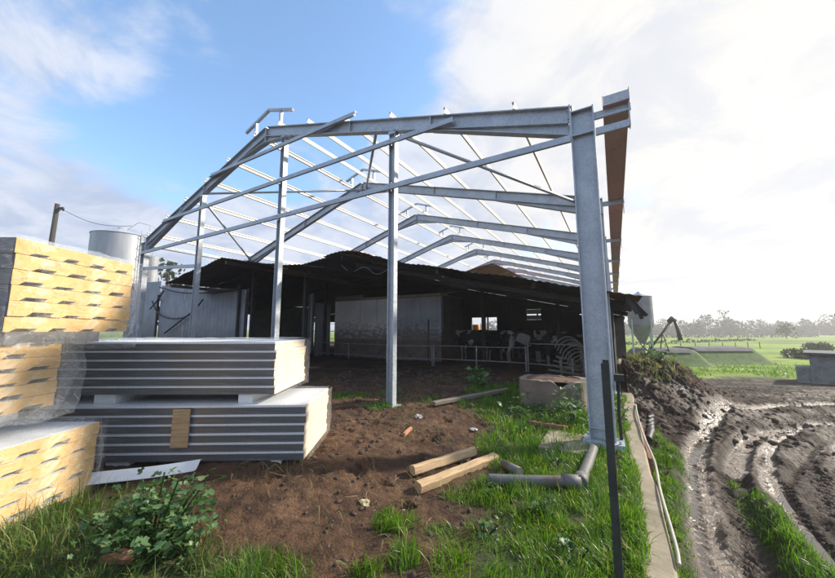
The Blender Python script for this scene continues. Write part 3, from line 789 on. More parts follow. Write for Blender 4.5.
def make_frame():
    mb = MB(); D = .285
    for xa, xe in ((XA, -.41), (XA, XL + .165)):
        za, ze = roof_z(xa) - D / 2, roof_z(xe) - D / 2
        mb.ibeam(bp(xa, Y0, za), bp(xe, Y0, ze), .15, D)
        # haunch under the eaves and deepening at the apex
        s = 1 if xe > xa else -1
        xh = xe - s * 2.5
        for (x1, x2, d1, d2) in ((xh, xe, .01, .2), (xa, xa + s * 1.1, .17, .01)):
            z1, z2 = roof_z(x1) - D, roof_z(x2) - D
            vs = []
            for dy in (-.006, .006):
                vs += [bp(x1, Y0 + dy, z1 + .01), bp(x2, Y0 + dy, z2 + .01), bp(x2, Y0 + dy, z2 - d2), bp(x1, Y0 + dy, z1 - d1)]
            mb.add(vs, [(0, 1, 2, 3), (7, 6, 5, 4), (0, 4, 5, 1), (1, 5, 6, 2), (2, 6, 7, 3), (3, 7, 4, 0)])
            mb.bar(bp(x1, Y0, z1 - d1), bp(x2, Y0, z2 - d2), .15, .014)
        for xs in (xe - s * 2.5, xa + s * 3.2):
            zz = roof_z(xs); mb.box(bp(xs - .008, Y0 - .074, zz - D + .02), bp(xs + .008, Y0 + .074, zz - .02))
    mb.box(bp(XA - .012, Y0 - .075, roof_z(XA) - D - .2), bp(XA + .012, Y0 + .075, roof_z(XA) - .01))
    for x in PURLINS:                       # cleats the purlins are bolted to
        z = roof_z(x); fl = 1 if x > XA else -1
        mb.box(bp(x - .012 * fl - .006, Y0 - .05, z - .005), bp(x - .012 * fl + .006, Y0 + .05, z + .13))
    for xe, s in ((-.41, 1), (XL + .165, -1)):   # bolted end plate at the eaves
        zt = roof_z(xe); mb.box(bp(xe - .012, Y0 - .085, zt - .56), bp(xe + .012, Y0 + .085, zt + .02))
        for dz in (.06, .2, .34, .48):
            for dy in (-.055, .055): mb.tube([bp(xe - s * .012, Y0 + dy, zt - dz), bp(xe - s * .04, Y0 + dy, zt - dz)], .016, 6)
    for dz in (.07, .2, .36, .46):
        for dy in (-.05, .05): mb.tube([bp(XA - .04, Y0 + dy, roof_z(XA) - dz), bp(XA + .04, Y0 + dy, roof_z(XA) - dz)], .016, 6)
    fr = mb.build('portal_frame', 'galv', barn)
    for x, tall in ((XR, ZE - .0), (XL, ZE - .03)):
        mb = MB(); mb.ibeam(bp(x, Y0, -.1), bp(x, Y0, tall), .17, .33, .016, .02, up=(1, 0, 0))
        for zz in (.25, tall - .42, tall - .02): mb.box(bp(x - .145, Y0 - .08, zz - .008), bp(x + .145, Y0 + .08, zz + .008))
        c = mb.build('column', 'galv', fr)
        mb = MB(); mb.box(bp(x - .24, Y0 - .17, -.03), bp(x + .26, Y0 + .17, .085))
        for bx in (-.19, .21):
            for by in (-.12, .12): mb.tube([bp(x + bx, Y0 + by, .08), bp(x + bx, Y0 + by, .13)], .015, 6)
        mb.build('base_plate', 'galv', fr)
        # arm that carries the gutter
        s = 1 if x > XA else -1
        if s > 0:
            mb = MB(); mb.zed(bp(x + .165, Y0 - .02, 4.86), bp(x + .64, Y0 - .02, 4.86), .04, .13)
            mb.box(bp(x + .61, Y0 - .07, 4.56), bp(x + .624, Y0 + .07, 5.09))
            mb.build('gutter_arm', 'galv', fr)
    mb = MB()   # small upstand frame over the ridge
    for s in (-1, 1):
        mb.bar(bp(XA, Y0, 7.93), bp(XA + s * 1.06, Y0, 7.56), .07, .07)
        mb.bar(bp(XA + s * .56, Y0, roof_z(XA + s * .56) - .02), bp(XA + s * .56, Y0, 7.74), .07, .07)
    mb.build('ridge_upstand', 'galv', fr)
    return fr


f0 = make_frame()
for i in range(1, NF):
    c = copy_tree(f0, barn); c.location = (0, i * PITCH_Y, 0)
YEND = Y0 + (NF - 1) * PITCH_Y
for x in (-7.65, -6.47, -5.22, -3.87, -2.58, -1.27, -8.75, -10.09, -11.3, -12.55, -13.82, -15.2):
    mb = MB(); z = roof_z(x) + .066; fl = 1 if x > XA else -1
    mb.zed(bp(x, Y0 - .10, z), bp(x, YEND + .3, z), .04, .125, up=(.28 * fl, 0, .96), flip=fl)
    mb.build('purlin', 'galv_sunlit', barn)
# gable sheeting rails
for z, x0, x1 in ((4.55, XL - .1, -.414), (4.55, -.07, XR + .6), (5.55, -14.0, -2.4), (6.55, -10.95, -4.85)):
    mb = MB(); mb.zed(bp(x0, Y0 - .115, z), bp(x1, Y0 - .115, z), .05, .13); mb.build('gable_rail', 'galv', barn)
mb = MB(); mb.zed(bp(XL, Y0 - .05, 3.95), bp(-11.6, Y0 - .05, 3.66), .05, .12); mb.build('gable_rail', 'galv', barn)
for x in (-3.84, -7.46, -11.53):
    mb = MB(); mb.ibeam(bp(x, Y0, gz(x, Y0) - .15), bp(x, Y0, roof_z(x) - .29), .13, .15, .012, .014, up=(1, .0, 0))
    mb.box(bp(x - .09, Y0 - .075, roof_z(x) - .36), bp(x + .09, Y0 + .075, roof_z(x) - .29))
    for zr in (4.55, 5.55, 6.55):
        if zr < roof_z(x) - .3:
            mb.box(bp(x + .02, Y0 - .12, zr - .1), bp(x + .028, Y0 - .066, zr + .09))
            for dz in (-.03, .03): mb.tube([bp(x - .03, Y0 - .112, zr + dz), bp(x - .03, Y0 - .135, zr + dz)], .013, 6)
    mb.box(bp(x - .14, Y0 - .14, gz(x, Y0) - .02), bp(x + .14, Y0 + .14, gz(x, Y0) + .02))
    mb.build('gable_post', 'galv', barn)
# wind bracing in the first bay
for a, b in (((-4.3, Y0), (XA + .2, Y0 + PITCH_Y)), ((-4.15, Y0), (-.6, Y0 + PITCH_Y)), ((-11.6, Y0), (XA - .2, Y0 + PITCH_Y)), ((-11.75, Y0), (XL + .3, Y0 + PITCH_Y))):
    mb = MB(); mb.tube([bp(a[0], a[1], roof_z(a[0]) - .2), bp(b[0], b[1], roof_z(b[0]) - .2)], .04, 8); mb.build('roof_brace', 'galv', barn)
mb = MB()
for s, x in ((-1, XL - .2),):
    mb.bar(bp(x, Y0 - .1, 4.99 if s > 0 else 4.95), bp(x, YEND + .1, 4.99 if s > 0 else 4.95), .06, .16)
mb.build('eaves_beam', 'galv', barn)
mb = MB(); xg0, xg1 = .045, .385; t = .008
pr = [(xg0, 5.09), (xg0, 4.925), (xg1, 4.925), (xg1, 5.11), (xg1 - t, 5.11), (xg1 - t, 4.925 + t), (xg0 + t, 4.925 + t), (xg0 + t, 5.09)]
vs = [bp(x, Y0 - .12, z) for x, z in pr] + [bp(x, YEND + .3, z) for x, z in pr]; n = len(pr)
mb.add(vs, [(i, (i + 1) % n, n + (i + 1) % n, n + i) for i in range(n)] + [tuple(reversed(range(n))), tuple(range(n, 2 * n))])
gut = mb.build('gutter', 'red_oxide', barn)
mb = MB(); mb.box(bp(xg0 + .012, Y0 - .118, 4.94), bp(xg1 - .012, Y0 - .11, 5.075)); mb.build('gutter_end', 'galv', gut)

# ------------------------------------------------------------------ the old cow barn under it
old = thing('old_cow_barn', 'dark old cow barn with sagging rusty roof under the new steel frame', 'barn', (-8, 14, 0))
OB = Vector((-8, 14, 0))


def op(x, y, z): return (x - OB.x, y - OB.y, z)


def oz(x): return 4.5 - .224 * (x + 8.9) if x > -8.9 else 4.5 + .11 * (x + 8.9)


# main right slope in sheets, with a few missing corners that let the sky through
holes = {(2, 1), (5, 2), (7, 3)}
xs = [-8.9, -7.75, -6.55, -5.4, -4.2, -3.0, -1.85, -.65, .55]
yb = [9.2, 11.4, 13.6, 16.0, 19.0, 22.3]
for i in range(8):
    for j in range(5):
        x0, x1 = xs[i] - .04, xs[i + 1] + .04; y0, y1 = yb[j] - (.0 if j == 0 else .06), yb[j + 1] + .06
        lift = .012 * ((i + j) % 2) + .004 * j
        if j == 0: y0 -= random.uniform(0, .18)
        if (i, j) in holes: y1 -= .38; x1 -= .12
        mb = MB(); mb.sheet(op(x0, y0, oz(x0) + lift), op(x1, y0, oz(x1) + lift), op(x1, y1, oz(x1) + lift), op(x0, y1, oz(x0) + lift), .2, .011, nv=4, wob=.02, seed=i * 7 + j)
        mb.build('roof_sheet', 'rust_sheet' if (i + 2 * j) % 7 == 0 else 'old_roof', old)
for j in range(5):
    for (x0, x1) in ((-12.4, -8.85), (-16.0, -12.35), (-20, -15.95), (-24.5, -19.95)):
        y0, y1 = yb[j] - .05, yb[j + 1] + .06
        mb = MB(); mb.sheet(op(x0, y0, oz(x0) + .006 * j), op(x1, y0, oz(x1) + .006 * j), op(x1, y1, oz(x1) + .006 * j), op(x0, y1, oz(x0) + .006 * j), .2, .012, nv=4, wob=.02, seed=j)
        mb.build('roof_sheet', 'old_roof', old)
# lean-to on the near left
for (x0, z0, x1, z1) in ((-15.4, 3.47, -13.4, 3.76), (-13.45, 3.75, -11.4, 4.04), (-11.42, 4.03, -10.0, 3.79), (-10.05, 3.8, -8.6, 3.53), (-8.65, 3.54, -6.4, 3.24)):
    for (y0, y1) in ((6.2, 7.9), (7.85, 9.4)):
        mb = MB(); mb.sheet(op(x0, y0 - random.uniform(0, .12), z0), op(x1, y0 - random.uniform(0, .12), z1), op(x1, y1, z1 + .02), op(x0, y1, z0 + .02), .2, .012, nv=3, wob=.03, seed=x0)
        mb.build('lean_to_sheet', 'old_roof', old)
for x, z in ((-11.4, 4.0), (-15.2, 3.45), (-8.6, 3.48)):
    mb = MB(); mb.bar(op(x, 6.3, z - .09), op(x, 9.4, z - .09), .08, .12); mb.build('rafter', 'old_timber', old)
for x, z in ((-10.6, 3.85), (-12.2, 3.85), (-9.2, 3.6)):
    mb = MB(); mb.bar(op(x, 7.9, 0), op(x, 7.9, z), .11, .11, (0, 1, 0)); mb.build('post', 'old_wall', old)
mb = MB(); mb.box(op(-22.6, 14.5, -.2), op(-16.5, 14.6, oz(-22.6) - .05)); mb.build('dark_fill_sheet', 'old_wall', old)  # dark sheet added to hide the sky and keep this interior dark
# curled torn sheets at the ridge
for k, (x0, x1, z0, z1, y) in enumerate(((-9.6, -8.3, 4.42, 4.55, 9.0), (-8.35, -7.2, 4.55, 4.25, 9.02), (-7.3, -6.3, 4.22, 3.95, 9.05))):
    mb = MB(); mb.sheet(op(x0, y, z0), op(x1, y, z1), op(x1, y + 1.6, z1 - .12), op(x0, y + 1.6, z0 - .2), .2, .013, nv=4, wob=.04, seed=k * 3)
    mb.build('roof_sheet', 'red_sheet' if k == 1 else 'old_roof', old)
# taller rusty roof further back
for (x0, z0, x1, z1) in ((-11.6, 6.15, -8.2, 6.95), (-8.22, 6.95, -5.2, 5.2)):
    mb = MB(); mb.sheet(op(x0, 25.5, z0), op(x1, 25.5, z1), op(x1, 33, z1), op(x0, 33, z0), .22, .025, nv=5, wob=.05); mb.build('roof_sheet', 'red_sheet', old)
for x, z in ((-11, 6.2), (-6.2, 5.3)):
    for y in (25.8, 32.5):
        mb = MB(); mb.bar(op(x, y, -.3), op(x, y, z), .14, .14, (0, 1, 0)); mb.build('post', 'old_wall', old)
# beams and inner posts
for x in (-8.9, -4.8, -1.85, .3):
    mb = MB(); mb.bar(op(x, 9.3, oz(x) - .12), op(x, 22.1, oz(x) - .12), .1, .16); mb.build('beam', 'old_wall', old)
for y in (10.2, 13.6, 18, 21.9):
    mb = MB(); mb.bar(op(-8.9, y, oz(-8.9) - .28), op(.4, y, oz(.4) - .28), .09, .15); mb.build('rafter', 'old_wall', old)
for x, y in ((-4.8, 13.6), (-1.85, 13.6), (-4.8, 18), (-8.9, 18), (-13.0, 12.5), (-13.0, 18), (-17, 18), (-.2, 10.1), (-.2, 13.6), (-.2, 18)):
    mb = MB(); mb.bar(op(x, y, 0), op(x, y, oz(x) - .1), .13, .13, (0, 1, 0)); mb.build('post', 'old_wall', old)
# back wall with its window openings (x0,x1,z0,z1)
YB = 22.2
wins = [(-10.0, -9.35, 1.53, 2.51), (-8.74, -6.83, 1.53, 2.51), (-4.95, -3.96, 2.2, 2.98), (-1.85, -1.45, 2.45, 2.9)]
mb = MB()


def wall_seg(x0, x1, z0, dy=0.0):
    y0, y1 = YB + dy, YB + .12 - dy; a, b = oz(x0) - .02, oz(x1) - .02
    vs = [op(x0, y0, z0), op(x1, y0, z0), op(x1, y1, z0), op(x0, y1, z0), op(x0, y0, a), op(x1, y0, b), op(x1, y1, b), op(x0, y1, a)]
    mb.add(vs, [(0, 3, 2, 1), (4, 5, 6, 7), (0, 1, 5, 4), (1, 2, 6, 5), (2, 3, 7, 6), (3, 0, 4, 7)])


prev = -33.0
for (x0, x1, z0, z1) in [(-26.4, -19.6, None, 2.3)] + wins + [(.45, .45, 0, 0)]:
    wall_seg(prev, x0, -.2) if prev > -8.9 or x0 < -8.9 else (wall_seg(prev, -8.9, -.2), wall_seg(-8.9, x0, -.2))
    if x1 > x0:
        wall_seg(x0, x1, z1, .002)
        if z0 is not None: mb.box(op(x0, YB + .002, -.2), op(x1, YB + .118, z0))
    prev = x1
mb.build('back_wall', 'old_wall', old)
for k, (x0, x1, z0, z1) in enumerate(wins):
    mb = MB(); w = .05
    mb.box(op(x0, YB - .03, z0), op(x0 + w, YB + .1, z1)); mb.box(op(x1 - w, YB - .03, z0), op(x1, YB + .1, z1))
    mb.box(op(x0 + w, YB - .028, z0), op(x1 - w, YB + .098, z0 + w)); mb.box(op(x0 + w, YB - .028, z1 - w), op(x1 - w, YB + .098, z1))
    if k == 1: mb.box(op(-7.78, YB - .026, z0 + w), op(-7.68, YB + .096, z1 - w))
    wf = mb.build('window', 'old_wall', old)
    if k == 2:
        mb = MB(); mb.box(op(x0 + .06, YB + .03, z0 + .42), op(x1 - .06, YB + .04, z1 - .06)); mb.box(op(x0 + .06, YB + .03, z0 + .06), op(x1 - .06, YB + .04, z0 + .34)); mb.build('pane', 'window_light', wf)
# right hand side wall sheets beside the kerb
for (y0, y1, z0, z1) in ((10.0, 12.2, .05, 2.36), (12.25, 15.5, .9, 2.3), (15.55, 22.1, .0, 2.3)):
    mb = MB(); mb.sheet(op(-.05, y0, z0), op(-.05, y1, z0), op(-.05, y1, z1), op(-.05, y0, z1), .2, .02, nv=3); mb.build('side_sheet', 'old_wall', old)
# broken end hanging off the right eaves
for k in range(5):
    y = 9.25 + .45 * k; mb = MB(); a = random.uniform(-.05, .2)
    mb.bar(op(.30 + .06 * k, y, 2.32), op(.42 + .05 * k + a, y + random.uniform(-.2, .3), 2.0 - .1 * random.random()), .09, .02, (0, 1, 0)); mb.build('torn_strip', 'old_wall', old)

# white cladding wall at the left, with its hoses
wall = thing('cladding_wall', 'white sheeted wall with black hose loops behind the panel stacks', 'wall', (-14, 7.7, 0))
for (x0, x1, zt, zu) in ((-23.6, -21.6, 4.2, 4.15), (-21.58, -19.62, 4.12, 4.05), (-19.5, -17.1, 3.82, 3.6), (-17.08, -14.7, 3.6, 3.38), (-14.68, -12.4, 3.38, 3.18)):
    mb = MB(); mb.sheet((x0 + 14, 0, 0), (x1 + 14, 0, 0), (x1 + 14, 0, zu), (x0 + 14, 0, zt), .3, .012, nv=2); mb.build('wall_sheet', 'shaded_sheet', wall)
mb = MB(); mb.sheet((-14.3 + 14, 5.3, .2), (-13.2 + 14, 5.4, .2), (-13.25 + 14, 5.4, 3.0), (-14.3 + 14, 5.3, 3.1), .3, .012, nv=2); mb.build('wall_sheet', 'shaded_sheet', wall)
for x in (-19.56, -12.7):
    mb = MB(); mb.box((x + 14 - .05, -.1, 0), (x + 14 + .05, -.03, 3.35)); mb.build('wall_post', 'old_wall', wall)
for pts in ([(-8.5, 3.93), (-7.5, 3.07), (-8.25, 2.3)], [(-6.18, 2.65), (-5.39, 3.07), (-4.86, 3.5)], [(-6.03, 3.05), (-5.2, 2.3), (-3.5, 2.08), (-2.17, 2.22), (-1.2, 2.9)], [(-4.4, 1.45), (-2.03, 2.39)], [(-5.32, 3.7), (-3.26, 3.3), (-1.08, 3.17), (1.33, 3.2)]):
    mb = MB(); mb.tube([(p[0], -.15, p[1]) for p in smooth_line(pts, 3)], .034, 6); mb.build('hose', 'black_rubber', wall)

# whitewashed block room inside the barn
room = thing('block_room', 'whitewashed block room with soiled lower walls inside the old barn', 'room', (-9.6, 13, 0))


def rp(x, y, z): return (x + 9.6, y - 13, z)


mb = MB(); mb.box(rp(-12.8, 13.0, 1.14), rp(-9.2, 13.2, 3.1)); mb.build('painted_wall', 'whitewash', room)
mb = MB(); mb.box(rp(-9.2, 13.004, 1.14), rp(-6.5, 13.196, 3.1)); w_ = mb.build('painted_wall', 'grey_render', room)
mb = MB(); mb.box(rp(-12.79, 13.01, -.1), rp(-6.5, 13.19, 1.14)); mb.build('lower_wall', 'brown_render', room)
mb = MB(); mb.box(rp(-6.7, 13.196, -.1), rp(-6.504, 15.3, 3.1)); mb.build('side_wall', 'brown_render', room)
mb = MB(); mb.box(rp(-12.78, 13.196, -.1), rp(-12.58, 15.3, 3.1)); mb.build('side_wall', 'brown_render', room)
mb = MB(); mb.box(rp(-12.58, 15.1, -.1), rp(-6.7, 15.296, 3.1)); mb.build('rear_wall', 'brown_render', room)
mb = MB(); mb.box(rp(-10.9, 12.85, 3.1), rp(-6.46, 15.3, 3.2)); mb.build('roof_slab', 'concrete', room)
mb = MB(); mb.box(rp(-12.8, 12.98, 3.1), rp(-10.92, 13.2, 3.36)); mb.build('parapet', 'brown_render', room)

# dangling cable loops under the roof
mb = MB(); mb.tube([(p[0], 9.4, p[1]) for p in smooth_line([(-9.0, 4.1), (-8.5, 3.7), (-7.8, 4.0), (-7.3, 3.5), (-6.6, 3.8)], 3)], .012, 5)
tag(mb.build('cable', 'galv_dull'), 'thin slack cable looping under the torn barn roof edge', 'cable')

# ------------------------------------------------------------------ cows
def cow_mesh(head_down=0.0):
    mb = MB()

    def loft(rings, seg=12):
        vs = []; fs = []
        for (x, z, ry, rz, y) in rings:
            vs += [(x, y + ry * math.cos(a), z + rz * math.sin(a)) for a in [2 * math.pi * k / seg for k in range(seg)]]
        for i in range(len(rings) - 1):
            for k in range(seg): fs.append((i * seg + k, i * seg + (k + 1) % seg, (i + 1) * seg + (k + 1) % seg, (i + 1) * seg + k))
        fs.append(tuple(range(seg))); fs.append(tuple((len(rings) - 1) * seg + k for k in reversed(range(seg)))); mb.add(vs, fs)
    loft([(-.86, 1.12, .07, .1, 0), (-.8, 1.1, .2, .22, 0), (-.6, 1.07, .27, .29, 0), (-.3, 1.0, .31, .35, 0), (.1, .98, .32, .36, 0), (.4, 1.0, .28, .34, 0), (.62, 1.03, .22, .3, 0), (.75, 1.08, .15, .2, 0)])
    hz = 1.22 - head_down
    loft([(.55, 1.08, .17, .24, 0), (.78, 1.16 - .3 * head_down, .12, .18, 0), (.98, hz + .02, .095, .14, 0), (1.08, hz + .06, .09, .12, 0)])
    loft([(1.02, hz + .13, .06, .06, 0), (1.08, hz + .1, .115, .12, 0), (1.2, hz + .01, .1, .11, 0), (1.36, hz - .12, .07, .075, 0), (1.47, hz - .2, .075, .065, 0), (1.51, hz - .23, .05, .045, 0)])
    for s in (-1, 1):
        mb.tube([(1.05, s * .09, hz + .12), (1.03, s * .2, hz + .12), (1.02, s * .27, hz + .08)], [.035, .045, .015], 6)
        mb.tube([(.52, s * .15, 1.0), (.5, s * .17, .72), (.52, s * .16, .42), (.5, s * .16, .12), (.53, s * .16, 0)], [.13, .09, .055, .042, .06], 8)
        mb.tube([(-.68, s * .16, 1.05), (-.6, s * .2, .76), (-.74, s * .17, .5), (-.72, s * .17, .14), (-.69, s * .17, 0)], [.2, .13, .06, .042, .06], 8)
    mb.tube([(-.85, 0, 1.24), (-.95, 0, 1.05), (-.93, 0, .6), (-.92, 0, .42)], [.04, .025, .02, .04], 6)
    mb.tube([(-.45, 0, .75), (-.42, 0, .6)], [.16, .1], 8)
    o = mb.build('cow_form', 'cow')
    r = o.modifiers.new('r', 'REMESH'); r.mode = 'VOXEL'; r.voxel_size = .022; r.use_smooth_shade = True
    sm = o.modifiers.new('s', 'SMOOTH'); sm.iterations = 3; sm.factor = .5
    dg = bpy.context.evaluated_depsgraph_get(); me = bpy.data.meshes.new_from_object(o.evaluated_get(dg))
    me.name = 'cow'; bpy.data.objects.remove(o); return me


cm1, cm2 = cow_mesh(0), cow_mesh(.55)
for k, (x, y, a, me, lab) in enumerate((
        (-5.65, 14.6, 174, cm1, 'black and white cow standing side on beside the brown wall of the block room'),
        (-4.35, 16.2, 80, cm1, 'black and white cow standing rear towards the camera behind the rail post'),
        (-3.35, 14.7, 28, cm1, 'black and white cow turned side on between the rail post and the concrete pit'),
        (-2.45, 15.6, 200, cm2, 'black and white cow with lowered head behind the concrete pit'),
        (-1.7, 14.6, 15, cm1, 'black and white cow nearest the curved tube dividers'))):
    o = bpy.data.objects.new('cow', me); COL.objects.link(o)
    o.location = (x, y, gz(x, y)); o.rotation_euler[2] = math.radians(a)
    tag(o, lab, 'cow', 'cows standing in the old barn')


# ------------------------------------------------------------------ rails
def railing(name, label, p0, p1, hs, n_post, zb=0, top=None, r=.02):
    p0 = Vector(p0); p1 = Vector(p1); t = thing(name, label, 'railing', (p0.x, p0.y, 0), group='tube railings in the cow barn')
    d = p1 - p0
    for h in hs:
        mb = MB(); q = [Vector((0, 0, zb + h)) + d * s for s in (0, .25, .5, .75, 1)]
        q = [v + Vector((0, 0, random.uniform(-.015, .015))) for v in q]
        mb.tube(q, r, 8); mb.build('rail', 'galv_dull', t)
    for k in range(n_post):
        u = d * (k / (n_post - 1)); mb = MB(); mb.tube([(u.x, u.y, -.1), (u.x, u.y, zb + (top or max(hs)) + .05)], r * 1.3, 8); mb.build('post', 'galv_dull', t)
    return t


railing('tube_railing', 'low two bar tube railing in front of the white block room', (-13.2, 12.2, 0), (-6.2, 11.6, 0), (.46, .96), 4)
railing('tube_railing', 'two bar tube railing between the block room corner and the mid rail post', (-6.1, 11.55, 0), (-2.62, 11.5, 0), (.52, 1.0), 3)
railing('tube_railing', 'two bar tube railing sloping up towards the curved tube dividers', (-2.55, 11.5, 0), (-.9, 10.9, 0), (.5, 1.15), 2)
railing('tube_railing', 'far tube railing in the bright opening behind the left side of the barn', (-24, 20.5, 0), (-17.5, 20.5, 0), (.9, 1.5, 2.1), 5)
mb = MB(); mb.tube([(-6.56, 11.9, -.1), (-6.55, 11.92, 1.0), (-6.52, 11.9, 2.02)], .035, 7)
tag(mb.build('bare_pole', 'dark_steel'), 'thin dark upright pole in front of the block room corner', 'pole')
dv = thing('stall_dividers', 'stack of curved galvanised tube stall dividers leaning beside the front column', 'dividers', (-1.1, 10.3, 0))
for k in range(8):
    mb = MB(); o = k * .085
    dx, dz = .055 * k, -.085 * k
    mb.tube(smooth_line([(-.42 + dx, o * .4, 1.10 + dz), (-.34 + dx, o * .4, 1.30 + dz), (-.05 + dx, o * .4, 1.46 + dz), (.28 + dx * .6, o * .4, 1.22 + dz), (.5 + dx * .4, o * .4, .7 + dz * .6)], 3), .019, 8)
    mb.build('tube_hoop', 'worn_tube', dv)
for k in range(5):
    mb = MB(); mb.tube([(-.7 + .06 * k, -.1 + .1 * k, .35 + .12 * k), (.35, .0 + .1 * k, .25 + .1 * k)], .03, 8); mb.build('tube_bar', 'worn_tube', dv)
for k in range(3):
    mb = MB(); mb.bar((-.3 + .3 * k, .1, -.1), (-.3 + .3 * k, .12, .8), .06, .06, (0, 1, 0)); mb.build('leg', 'worn_tube', dv)

# ------------------------------------------------------------------ concrete pit with broken rim
pit = thing('concrete_pit', 'low round-edged concrete pit with a broken rim among the weeds', 'concrete pit', (-1.2, 7.6, 0))
prof = []
for k in range(60):
    a = 2 * math.pi * k / 60
    r = 1.0 / (abs(math.cos(a)) ** 4 + abs(math.sin(a)) ** 4) ** .25
    prof.append((r * .64 * math.cos(a), r * .52 * math.sin(a), a))
vs = []; fs = []; n = 60; fm = []
for k, (x, y, a) in enumerate(prof):
    top = .6 + .02 * float(vnoise(k * .5, 2))
    da = (math.degrees(a) - 292) / 12.0
    top -= .12 * math.exp(-da * da) + .03 * float(vnoise(k * 1.3, 9))
    for s_, z in ((1, -.25), (1, top), (.8, top + .005), (.8, .25)):
        vs.append((x * s_ + (0 if s_ == 1 else 0), y * s_, z))
for k in range(n):
    j = (k + 1) % n
    for q in range(3):
        fs.append((k * 4 + q, j * 4 + q, j * 4 + q + 1, k * 4 + q + 1)); fm.append(1 if (prof[k][0] < .3 and q == 0 and prof[k][1] < 0) else 0)
mb = MB(); mb.add(vs, fs); mb.mi = fm
mb.build('pit_wall', ['pit_concrete', 'pink_concrete'], pit)
mb = MB(); mb.add([(x * .79, y * .79, .56 + .03 * float(vnoise(x * 9, y * 9))) for x, y, a in prof] + [(0, 0, .62)], [(k, (k + 1) % n, n) for k in range(n)])
mb.build('rubbish_fill', 'fill_soil', pit)

# ------------------------------------------------------------------ panel bundles
def panel_rib(w, h, L, shift):
    """roof panel: flat skin on top, foam, hollow rib channels under it; runs along -x from its cut end at x=0"""
    pts = [(0, 0)]; y = .05 + shift
    while y + .2 < w:
        q = random.uniform(-.018, .018); g = random.uniform(.020, .036); e = random.uniform(-.02, .015); pts += [(y + q, 0), (y + q + .045, g), (y + .175 + e, g * random.uniform(.85, 1.1)), (y + .150 + e, .004), (y + .152 + e, 0)]; y += .255
    pts += [(w, 0), (w, h - .004), (0, h - .004)]
    n = len(pts); mb = MB()
    vs = [(0, a, b) for a, b in pts] + [(-L, a, b) for a, b in pts]
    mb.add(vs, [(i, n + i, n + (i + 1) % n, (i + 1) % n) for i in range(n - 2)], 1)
    mb.add(vs, [(n - 2, 2 * n - 2, 2 * n - 1, n - 1)], 2)
    mb.add(vs, [(n - 1, 2 * n - 1, n, 0)], 3)
    mb.add(vs, [tuple(range(n)), tuple(reversed(range(n, 2 * n)))], 0)
    for i in range(n - 1):
        pass
    return mb


def film_box(lo, hi, sag=0.0, seed=0, nu=28, nv=16, amp=.02, faces='end,side,top', flare=0.0):
    """thin crumpled wrap around a bundle: cut end at +x, near side at -y, top"""
    x0, y0, z0 = lo; x1, y1, z1 = hi; mb = MB()

    def patch(fn, n, m):
        vs = [fn(i / n, j / m) for j in range(m + 1) for i in range(n + 1)]
        mb.add(vs, [(j * (n + 1) + i, j * (n + 1) + i + 1, (j + 1) * (n + 1) + i + 1, (j + 1) * (n + 1) + i) for j in range(m) for i in range(n)], 0, True)

    def w(a, b): return amp * ((float(fbm(a * 6 + seed, b * 6, seed, 3)) - .3) * 2.0)
    if 'end' in faces:
        patch(lambda u, v: (x1 + .004 + max(0, w(u, v)) + flare * u ** 6, y0 + (y1 - y0) * u + (.05 * flare / .1 if flare else 0) * u ** 8 * math.sin(v * 3.1), z0 - sag * (.4 + .6 * float(vnoise(u * 5, seed))) * (1 - v) + (z1 - z0) * v), nu, nv)
    if 'side' in faces:
        patch(lambda u, v: (x0 + (x1 - x0) * u, y0 - .004 - max(0, w(u * 3, v)), z0 - sag * .5 * (1 - v) * float(vnoise(u * 9, seed)) + (z1 - z0) * v), nu * 2, nv)
    if 'top' in faces:
        patch(lambda u, v: (x0 + (x1 - x0) * u, y0 + (y1 - y0) * v, z1 + .004 + max(0, w(u * 3, v * 2))), nu * 2, 10)
    return mb


